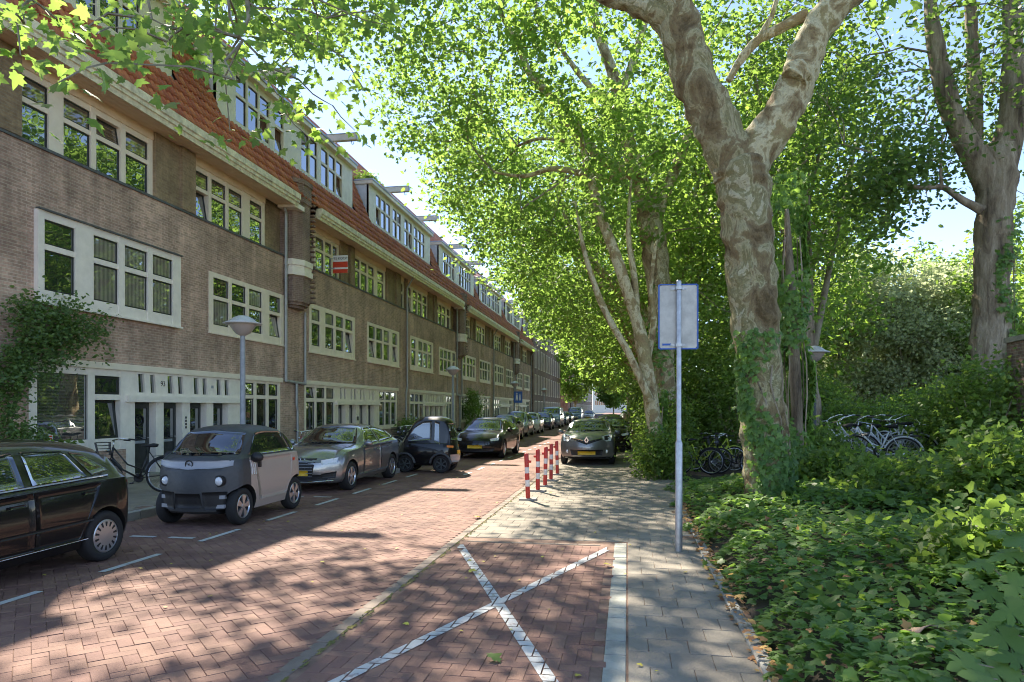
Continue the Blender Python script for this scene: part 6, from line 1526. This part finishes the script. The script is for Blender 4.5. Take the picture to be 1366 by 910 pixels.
# a street tree on the left by the far corner
def small_tree(name, label, x, y, zc, r, n, per, size, kind, mt, trunk=.16, fork=2.6, group=None):
    T = Tree(name, label, (x, y, 0), group)
    T.wood('trunk', [([(x, y, -.1), (x+.1, y, fork*.5), (x-.05, y, fork), (x, y, zc)], [trunk*1.3, trunk, trunk*.9, trunk*.35])], 'plane_bark', 9, .06)
    L = []
    for k in range(5):
        a = k*1.26+.4; L.append(([(x, y, fork-.2), (x+r[0]*.4*math.cos(a), y+r[1]*.4*math.sin(a), fork+(zc-fork)*.6), (x+r[0]*.8*math.cos(a), y+r[1]*.8*math.sin(a), zc+r[2]*.3)], [trunk*.6, trunk*.4, .02]))
    T.wood('limb', L, 'branch_bark', 7, .04)
    T.leaves(ellipsoid_points((x, y, zc), r, n, .35), per, .55, size, kind, mt, twigs=3); T.done(); return T
small_tree('street_tree', 'leafy street tree on the left in front of the far corner house', -9.3, 124, 8.0, (4.5, 4, 4.8), 110, 50, .55, 'diamond', 'plane_leaf')

for x_, y_, lb in ((-3.5, 172, 'small street tree before the white office block'), (2.0, 186, 'street tree at the very end of the street')): small_tree('street_tree', lb, x_, y_, 7.0, (4.5, 4, 4.6), 90, 45, .8, 'diamond', 'plane_leaf')
# big rough-barked tree on the right ------------------------------------------------------
Zp = 17.0; bp_ = at(1322, 600, Zp)
tp = Tree('poplar_tree', 'tall rough-barked tree on the right with ivy climbing its trunk', (bp_.x, bp_.y, 0))
tp.wood('trunk', [(A_([(1318, 640), (1319, 560), (1321, 470), (1323, 380), (1326, 300), (1330, 240), (1336, 195)], Zp), [.52, .43, .40, .38, .39, .42, .34])], 'rough_bark', 48, .04, None, 14, .03)
tp.wood('limb', [(A_([(1326, 255), (1298, 205), (1272, 155), (1256, 100), (1245, 40), (1238, -40)], Zp), [.36, .30, .26, .22, .18, .1]), (A_([(1332, 240), (1348, 170), (1352, 100), (1350, 20), (1345, -60)], Zp), [.36, .30, .26, .2, .12]), (A_([(1300, 195), (1300, 110), (1296, 30), (1290, -50)], Zp+.7), [.2, .17, .14, .1]),
                 (A_([(1310, 280), (1285, 268), (1258, 250), (1225, 250), (1190, 240)], Zp-.4), [.12, .085, .07, .05, .02]), (A_([(1256, 250), (1255, 215), (1258, 180)], Zp-.4), [.045, .03, .015])], 'rough_bark', 12, .05)
cs = np.concatenate([ellipsoid_points((bp_.x-1.5, bp_.y, 12.0), (5.2, 5, 4.6), 210, .4), ellipsoid_points((bp_.x+2, bp_.y, 11), (4, 4, 5), 60, .4),
     np.array([tuple(at(px+random.gauss(0, 16), py+random.gauss(0, 12), Zp-.4+random.gauss(0, .5))) for px, py, n in [(1200, 235, 10), (1160, 250, 8), (1225, 275, 6), (1190, 290, 5), (1215, 215, 7), (1265, 290, 3), (1190, 200, 8)] for _ in range(n)])])
def hole2(c):
    px, py, Z = project(*c); return 1165 < px < 1300 and 236 < py < 400 and not (py < 300 and px < 1240)
tp.leaves([c for c in cs if project(*c)[1] < 330 and not hole2(c)], 60, .42, .15, 'oval', 'poplar_leaf'); tp.done()
# park trees behind the first plane tree
GPK = 'trees of the park'
def park_tree(label, x, y, zc, r, n, per, size, kind, mt, trunk=.25, cut=None, fork=3.5, name='park_tree'):
    T = Tree(name, label, (x, y, 0), GPK)
    T.wood('trunk', [([(x, y, -.2), (x+.15, y, fork*.5), (x, y, fork), (x-.1, y, zc+r[2]*.3)], [trunk*1.25, trunk, trunk*.85, .05])], 'rough_bark', 10, .05)
    L = []
    for k in range(4):
        a = k*1.6+x
        if cut and cut(Vector((x+r[0]*.6*math.cos(a), y+r[1]*.6*math.sin(a), fork+(zc-fork)*.7))): continue
        L.append(([(x, y, fork*.8), (x+r[0]*.45*math.cos(a), y+r[1]*.45*math.sin(a), fork+(zc-fork)*.7), (x+r[0]*.85*math.cos(a), y+r[1]*.85*math.sin(a), zc+r[2]*.35)], [trunk*.5, trunk*.3, .02]))
    T.wood('limb', L, 'branch_bark', 7, .04)
    cs = ellipsoid_points((x, y, zc), r, n, .35)
    if cut: cs = [c for c in cs if not cut(c)]
    T.leaves(cs, per, .5, size, kind, mt, twigs=3); T.done(); return T
def gap(c):                                      # sky opening between the crowns on the right
    px, py, Z = project(*c); return 1150 < px < 1300 and 225 < py < 345+max(0, (px-1200)*-.3)
park_tree('leafy park tree filling the space between the forked trunk and the rough-barked tree', at(1078, 600, 21).x, at(1078, 600, 21).y, 9.6, (4.2, 5, 6.2), 230, 46, .18, 'oval', 'park_leaf', cut=lambda c: gap(c) or project(*c)[0] > 1160+random.gauss(0, 14) or (project(*c)[1] > 350+random.gauss(0, 18) and project(*c)[0] > 1075))
park_tree('park tree behind the forked trunk, its crown closing the gap under the fork', 5.0, 25.5, 8.8, (4.0, 5, 6.8), 240, 46, .19, 'oval', 'park_leaf')
park_tree('tall park tree deep behind the second plane tree', 6.5, 36, 9.5, (6, 6, 8), 280, 60, .3, 'diamond', 'park_leaf')
for i, (px, zc, rx, rz, Z, lb) in enumerate([(1130, 5.2, 4.2, 5.6, 38, 'pale silvery willow nearest the park lamp'), (1215, 5.0, 4.0, 5.0, 37, 'pale silvery willow in the middle of the park view'), (1275, 4.6, 3.6, 4.8, 39, 'pale silvery willow left of the rough-barked trunk')]):
    p = at(px, 560, Z); park_tree(lb, p.x, p.y, zc, (rx, 3.5, rz), 420, 80, .22, 'diamond', 'willow_leaf', .2, None, 2.2, 'willow_tree')
p = at(1290, 500, 52); park_tree('bright green tree rising behind the willows', p.x, p.y, 8.4, (6.5, 5, 6.8), 260, 60, .36, 'diamond', 'park_leaf')
p = at(1395, 500, 34); park_tree('green tree at the right edge behind the rough-barked trunk', p.x, p.y, 6.5, (4.5, 4, 5.6), 220, 60, .26, 'diamond', 'park_leaf')
p = at(1080, 500, 55); park_tree('distant park tree behind the willows on the left', p.x, p.y, 6, (7, 5, 5), 200, 60, .4, 'diamond', 'park_leaf')
# far wood closing the park
cs = []
for k in range(46):
    cs.append(ellipsoid_points((8+k*2.6+random.gauss(0, 2), 78+random.gauss(0, 8)+k*.2, 4+random.random()*2), (4, 3, 6), 26, .3))
P, U, N, S = clump_leaves(np.concatenate(cs), 36, .9, .6, .7)
tag(link('woodland', leaves_mesh('woodland', P, U, N, S, 'diamond', 'park_leaf')), kind='stuff')

# shrubs -----------------------------------------------------------------------------
GB2 = 'shrubs of the planting bed'
def shrub(label, x, y, z0, r, n, per, size, kind='six', mt='shrub_leaf', spread=.2, group=GB2, name='shrub', cut=None):
    T = thing(name, label, 'shrub', (x, y, z0), 0, group)
    q = MB()
    for k in range(7):
        a = k*.9; q.tube([(.05*math.cos(a), .05*math.sin(a), -.1), (r[0]*.35*math.cos(a), r[1]*.35*math.sin(a), r[2]*.7), (r[0]*.7*math.cos(a), r[1]*.7*math.sin(a), r[2]*1.35)], [.03, .02, .008], 5)
    q.build('stems', 'branch_bark', T)
    c = ellipsoid_points((x, y, z0+r[2]), r, n, .5); c = c[c[:, 2] > z0-.05]
    if cut: c = np.array([p for p in c if not cut(p)])
    P, U, N, S = clump_leaves(c-np.array((x, y, z0)), per, spread, size, .8, .6)
    link('foliage', leaves_mesh('foliage', P, U, N, S, kind, mt), T); return T
sh = [(880, 625, 17.6, .5, .55, 'small bush at the foot of the slim leaning plane tree'), (888, 615, 19.5, .75, 1.1, 'low dense bush at the pavement edge left of the bicycles'), (882, 600, 25, .8, 1.4, 'bush at the pavement edge under the second plane tree'), (905, 590, 23, 1.6, 2.3, 'dark tall bush behind the yellow-green bicycle'), (950, 590, 22, 1.7, 2.2, 'dark bush behind the bicycles, left of the forked trunk'), (985, 590, 21, 1.3, 1.7, 'dark bush right behind the forked trunk'),
      (876, 585, 31, .8, 1.8, 'bush beside the draped sheet'), (1082, 610, 14.5, .6, .6, 'bush just right of the forked trunk'), (1118, 640, 12.4, .7, .28, 'low bush in front of the heaped bicycles'), (1140, 585, 22, 2.2, .85, 'bush behind the heaped bicycles, near the park lamp'), (1215, 585, 21, 2.2, .85, 'bush behind the right end of the bicycle heap'),
      (1290, 600, 14.8, 1.1, 1.15, 'broad-leaved bush at the foot of the rough-barked tree'), (1312, 600, 13.4, .7, 1.2, 'tall bush before the brick pier'), (1060, 575, 26, 2.2, 1.5, 'large bush in the middle distance right of the forked trunk'), (1255, 570, 27, 2.6, 1.2, 'bright bush between the willows and the bicycle heap'),
      (1240, 650, 10.0, 1.0, .27, 'low dark bush in the middle of the planting on the right'), (1350, 665, 8.3, .7, .5, 'dark bush at the right edge in front of the pier'), (1350, 720, 5.6, .5, .22, 'nearest dark bush at the right edge')]
for px, py, Z, rw, rh, lb in sh:
    p = at(px, py, Z); nn = int(60*rw*rw+60); size = max(.10, .0052*Z) if Z > 16 else .105
    shrub(lb, p.x, p.y, bed_h(p.x, p.y), (rw, rw, rh), int(nn*(1.4 if Z < 20 else 1.1)), 34, size, 'six' if Z < 16 else 'oval', 'shrub_leaf' if 'bright' not in lb else 'park_leaf', .17+.004*Z)
for i in range(9):
    y = 34+i*7.5; shrub('bush %s the row of plane trees, farther down the pavement' % ['below', 'beside', 'beyond', 'behind', 'under', 'along', 'past', 'far along', 'at the end of'][i], 2.2+random.uniform(-.2, .5), y, 0, (1.5, 2.8, 1.7), 110, 30, .3, 'diamond', 'shrub_leaf', .3)
# ivy carpet
def ivy_field():
    n = 30000; out = []
    u = rng.random((n, 2))
    Zs = 3.2+(15.5-3.2)*u[:, 0]**.85; px = 860+u[:, 1]*700
    x = Zs*((px-683)/911*CS-SN); y = Zs*((px-683)/911*SN+CS)
    edge = .98+.10*np.sin(y*2.3)+.08*np.sin(y*5.1+1)
    m_ = (x > edge) & (x < 12); x, y, Zs = x[m_], y[m_], Zs[m_]
    # spill over the kerb beyond the pole
    h = np.array([bed_h(a, b) for a, b in zip(x, y)])
    cover = np.minimum(1, (x-edge[m_])/.35)
    bumps = .10*np.sin(x*3.1+y*1.7)*np.sin(y*2.3-x*.6)
    z = h+.03+cover*(.10+np.maximum(0, bumps))+rng.random(len(x))*.12*cover
    P = np.stack([x, y, z], 1); U = rand_dirs(len(x)); U[:, 2] = U[:, 2]*.25-.15
    N = rand_dirs(len(x))*.42; N[:, 2] += 1.0
    S = rng.uniform(.05, .118, len(x))*np.where(Zs > 9, 1.25, 1.0)
    return P, U, N, S
P, U, N, S = ivy_field()
tag(link('ivy_ground_cover', leaves_mesh('ivy_ground_cover', P, U, N, S, 'ivy', 'ivy_leaf')), kind='stuff')
n = 3600; Zs = rng.uniform(4, 14.5, n); px_ = rng.uniform(930, 1500, n)
x = Zs*((px_-683)/911*CS-SN); y = Zs*((px_-683)/911*SN+CS); m_ = (x > 1.35) & (x < 11); x, y = x[m_], y[m_]
h = np.array([bed_h(a, b) for a, b in zip(x, y)]); clus = np.sin(x*2.7+1)*np.sin(y*1.9)+rng.normal(size=len(x))*.3; m_ = clus > .25; x, y, h = x[m_], y[m_], h[m_]
P = np.stack([x, y, h+.14+rng.random(len(x))*.24], 1); U = rand_dirs(len(x)); U[:, 2] = U[:, 2]*.4+.2; N = rand_dirs(len(x))*.6; N[:, 2] += .8
tag(link('weeds', leaves_mesh('weeds', P, U, N, rng.uniform(.07, .16, len(x)), 'oval', 'park_leaf')), kind='stuff')
n = 260; Zs = rng.uniform(3.6, 12, n); px_ = rng.uniform(930, 1450, n); x = Zs*((px_-683)/911*CS-SN); y = Zs*((px_-683)/911*SN+CS); m_ = x > 1.1; x, y = x[m_], y[m_]
P = np.stack([x, y, np.array([bed_h(a, b) for a, b in zip(x, y)])+.2+rng.random(len(x))*.06], 1); U = rand_dirs(len(x)); N = rand_dirs(len(x))*.5; N[:, 2] += .9
tag(link('leaf_litter', leaves_mesh('leaf_litter', P, U, N, rng.uniform(.03, .08, len(x)), 'six', 'dead_leaf')), kind='stuff')
# ivy on the first trunk
def trunk_ivy(label, centre, rad, z0, z1, n, amin, amax, size, name='climbing_ivy'):
    T = thing(name, label, 'ivy', centre(z0), 0); b = Vector(centre(z0)); P = []; U = []; N = []
    for k in range(n):
        t = random.random()**1.5; z = z0+(z1-z0)*t; a = amin+(amax-amin)*(.5+.5*math.sin(z*2.2+random.gauss(0, .5)))*random.random()**.6+random.gauss(0, .12)
        c = Vector(centre(z)); d = Vector((math.cos(a), math.sin(a), 0)); P.append(tuple(c+d*(rad(z)+.03+random.random()*.05)-b)); U.append((random.gauss(0, .5), random.gauss(0, .5), -.8)); N.append(tuple(d+Vector((random.gauss(0, .3), random.gauss(0, .3), .3))))
    link('leaves', leaves_mesh('leaves', np.array(P), np.array(U), np.array(N), size*rng.uniform(.6, 1.25, n), 'ivy', 'ivy_leaf'), T)
    q = MB()
    for k in range(4):
        a = amin+(amax-amin)*(k+.5)/4; pts = []
        for j in range(9):
            z = z0+(z1-z0)*.8*j/8; c = Vector(centre(z)); aa = a+.2*math.sin(j*1.3+k); pts.append(c+Vector((math.cos(aa), math.sin(aa), 0))*(min(rad(z), rad(z0))*.98)-b)
        q.tube(pts, .012, 5)
    q.build('stems', 'rough_bark', T)
tr_pts = A_([(1029, 705), (1026, 655), (1021, 590), (1013, 500), (1006, 420), (1000, 340)], Z0)
def tc0(z):
    for i in range(len(tr_pts)-1):
        a, b = tr_pts[i], tr_pts[i+1]
        if z <= b.z or i == len(tr_pts)-2:
            f = (z-a.z)/(b.z-a.z); q = a.lerp(b, f); return (q.x, q.y, z)
trunk_ivy('ivy climbing the foot of the forked plane tree', tc0, lambda z: .37, b0.z-.1, b0.z+2.7, 1150, -PI/2-1.0, -PI/2+1.3, .105)
pp = at(1066, 640, 12.9)
tv = Tree('slim_tree', 'slim ivy-clad trunk just right of the forked plane tree', (pp.x, pp.y, .2), GPK)
tv.wood('trunk', [([(pp.x, pp.y, .2), (pp.x-.05, pp.y, 2), (pp.x-.15, pp.y, 4.0), (pp.x-.2, pp.y+.1, 5.6)], [.13, .11, .09, .04])], 'rough_bark', 10, .05); tv.done()
trunk_ivy('thick ivy hanging on the slim trunk right of the plane tree', lambda z: (pp.x-.03*z, pp.y, z), lambda z: .16+.12*abs(math.sin(z*1.9)), .3, 6.2, 3400, 0, 2*PI, .12)
trunk_ivy('ivy round the foot of the slim leaning plane tree', lambda z: (bl_.x-.03*z, bl_.y, z), lambda z: .2, .05, 2.3, 900, 0, 2*PI, .11)
trunk_ivy('ivy climbing the rough-barked tree', lambda z: (bp_.x+.02*z, bp_.y, z), lambda z: .41, 1.0, 6.6, 900, -PI/2-.3, 1.0, .13)
trunk_ivy('ivy wrapped round the second plane tree', lambda z: (b1_.x-.03*z, b1_.y, z), lambda z: .39, .3, 5.2, 1500, 0, 2*PI, .14)
# big-leaved sapling reaching in from the right
p = at(1352, 905, 3.1); T = thing('maple_sapling', 'pale large-leaved sapling reaching in at the lower right corner', 'sapling', (p.x+.25, p.y, bed_h(p.x, p.y)))
b = T.location.copy(); q = MB(); P = []; U = []; N = []
for px, py, Z, r in [(1345,700,3.3,.9),(1360,738,3.2,1.1),(1330,790,3.2,.9),(1362,770,3.1,1),(1318,752,3.3,.8),(1358,850,3.0,1.1),(1345,890,2.9,1.25),(1320,905,2.85,1.1),(1300,885,2.9,1.0),(1365,810,3.0,1),(1335,835,3.1,.85),(1350,715,3.4,.8),(1300,775,3.3,.6),(1375,880,2.9,1.1),(1372,720,3.2,1.1)]:
    c = at(px, py, Z)-b; P.append(tuple(c)); d = Vector((-.8, -.25, -.25)); U.append((d.x+random.gauss(0, .4), d.y+random.gauss(0, .3), d.z+random.gauss(0, .2))); N.append((random.gauss(-.1, .25), random.gauss(-.45, .2), 1)); 
    q.tube([(.1, 0, .2+.4*random.random()), c*.6+Vector((.1, 0, .12)), c], [.008, .005, .003], 4, False)
q.tube([(0, 0, -.2), (.06, 0, .4), (.1, 0, .75)], [.015, .012, .006], 6); q.build('stem', 'branch_bark', T)
S = np.array([.145*v for v in (.9,1.1,.9,1,.8,1.1,1.25,1.1,1,1,.85,.8,.6,1.1,1.1)])
link('leaves', leaves_mesh('leaves', np.array(P), np.array(U), np.array(N), S, 'maple', 'maple_leaf'), T)
# climbing rose on the first house
T = thing('climbing_rose', 'climbing rose spreading over the brick wall above the shop-like window', 'climber', (FX+.15, 11.6, .12))
b = Vector(T.location); q = MB()
def fac(px, py, off=.25):
    u = (px-683)/911; Z = (FX+off)/(u*CS-SN); return Vector((FX+off, Z*(u*SN+CS), EYE+(545-py)/911*Z))
for path in ([(12,600),(18,540),(25,500),(50,470),(70,440)], [(12,600),(10,520),(30,470),(45,430)], [(25,500),(70,465),(110,440)], [(18,540),(40,500),(75,478)], [(60,455),(95,415)]):
    q.tube([fac(a, c, .12)-b for a, c in path], [.03]+[.014]*(len(path)-1), 5)
q.build('stems', 'branch_bark', T)
cl = []
for px, py, sx, sy, n in [(60,440,26,22,46),(100,440,20,16,26),(35,415,14,10,14),(130,440,10,12,8),(30,480,20,22,30),(10,540,10,25,18),(15,500,14,20,18),(75,470,22,8,14),(90,405,10,5,5),(50,580,12,9,7),(20,580,14,8,10),(68,505,5,14,4)]:
    for k in range(n): cl.append(tuple(fac(px+random.gauss(0, sx*.8), py+random.gauss(0, sy*.8), .18+random.random()*.45)-b))
P, U, N, S = clump_leaves(cl, 30, .13, .085, .9, .4); N[:, 0] += .5
link('foliage', leaves_mesh('foliage', P, U, N, S, 'oval', 'rose_leaf'), T)
GPL = 'plants against the house fronts'
shrub('low green plant under the shop-like window behind the black hatchback', FX+.5, 12.1, .12, (.35, .5, .5), 24, 30, .12, 'oval', 'shrub_leaf', .12, GPL, 'plant')
shrub('small bush against the wall behind the silver hatchback', FX+.7, 34.9, .12, (.6, 1.0, .55), 50, 24, .14, 'oval', 'shrub_leaf', .2, GPL, 'plant')
shrub('tall leafy climber over the doors of the fourth brick house', FX+.4, 50.5, .12, (.45, 1.6, 1.5), 90, 24, .16, 'oval', 'shrub_leaf', .25, GPL, 'plant')
p = at(497, 226, 33); shrub('pale yellow-green plant growing on a dormer roof', FX-.7, 32.0, 12.8, (.4, .7, .3), 30, 24, .14, 'oval', 'maple_leaf', .15, GPL, 'plant')
# fallen leaves: dry litter along the edging, and single green leaves on the bricks
n = 420; y = rng.uniform(3.6, 13, n); x = 1.0+np.abs(rng.normal(0, .12, n))-.13
P = np.stack([x, y, np.full(n, .07)+rng.random(n)*.02], 1); P[x < .9, 2] = .012
N = rand_dirs(n)*.5; N[:, 2] += 1; U = rand_dirs(n); U[:, 2] *= .1
tag(link('leaf_litter', leaves_mesh('leaf_litter', P, U, N, rng.uniform(.03, .09, n), 'ivy', 'dead_leaf')), kind='stuff')
n = 130; y = rng.uniform(4.2, 20, n)**1.0; x = rng.uniform(-7, .8, n)
P = np.stack([x, y, np.full(n, .015)], 1); N = rand_dirs(n)*.3; N[:, 2] += 1; U = rand_dirs(n); U[:, 2] *= .1
tag(link('leaf_litter', leaves_mesh('leaf_litter', P, U, N, rng.uniform(.02, .06, n), 'ivy', 'yellow_leaf')), kind='stuff')
for px, py, s_, lb in [(655, 884, .13, 'green fallen leaf on the bricks beside the white cross'), (812, 757, .11, 'withered fallen leaf beside the pale strip at the top of the bay'), (627, 764, .10, 'curled fallen leaf near the left arm of the white cross'), (640, 692, .17, 'clump of fallen leaves on the gutter line')]:
    gx, gy = gp(px, py)
    me = leaves_mesh('fallen_leaf', np.array([[0, 0, 0.]]), np.array([[1., .2, .05]]), np.array([[.05, -.25, 1.]]), np.array([s_]), 'plane', 'maple_leaf' if 'green' in lb else 'yellow_leaf')
    o = link('fallen_leaf', me, None, (gx, gy, .03)); tag(o, lb, 'leaf', 'single fallen leaves'); o.rotation_euler = (0, 0, random.uniform(0, 6))
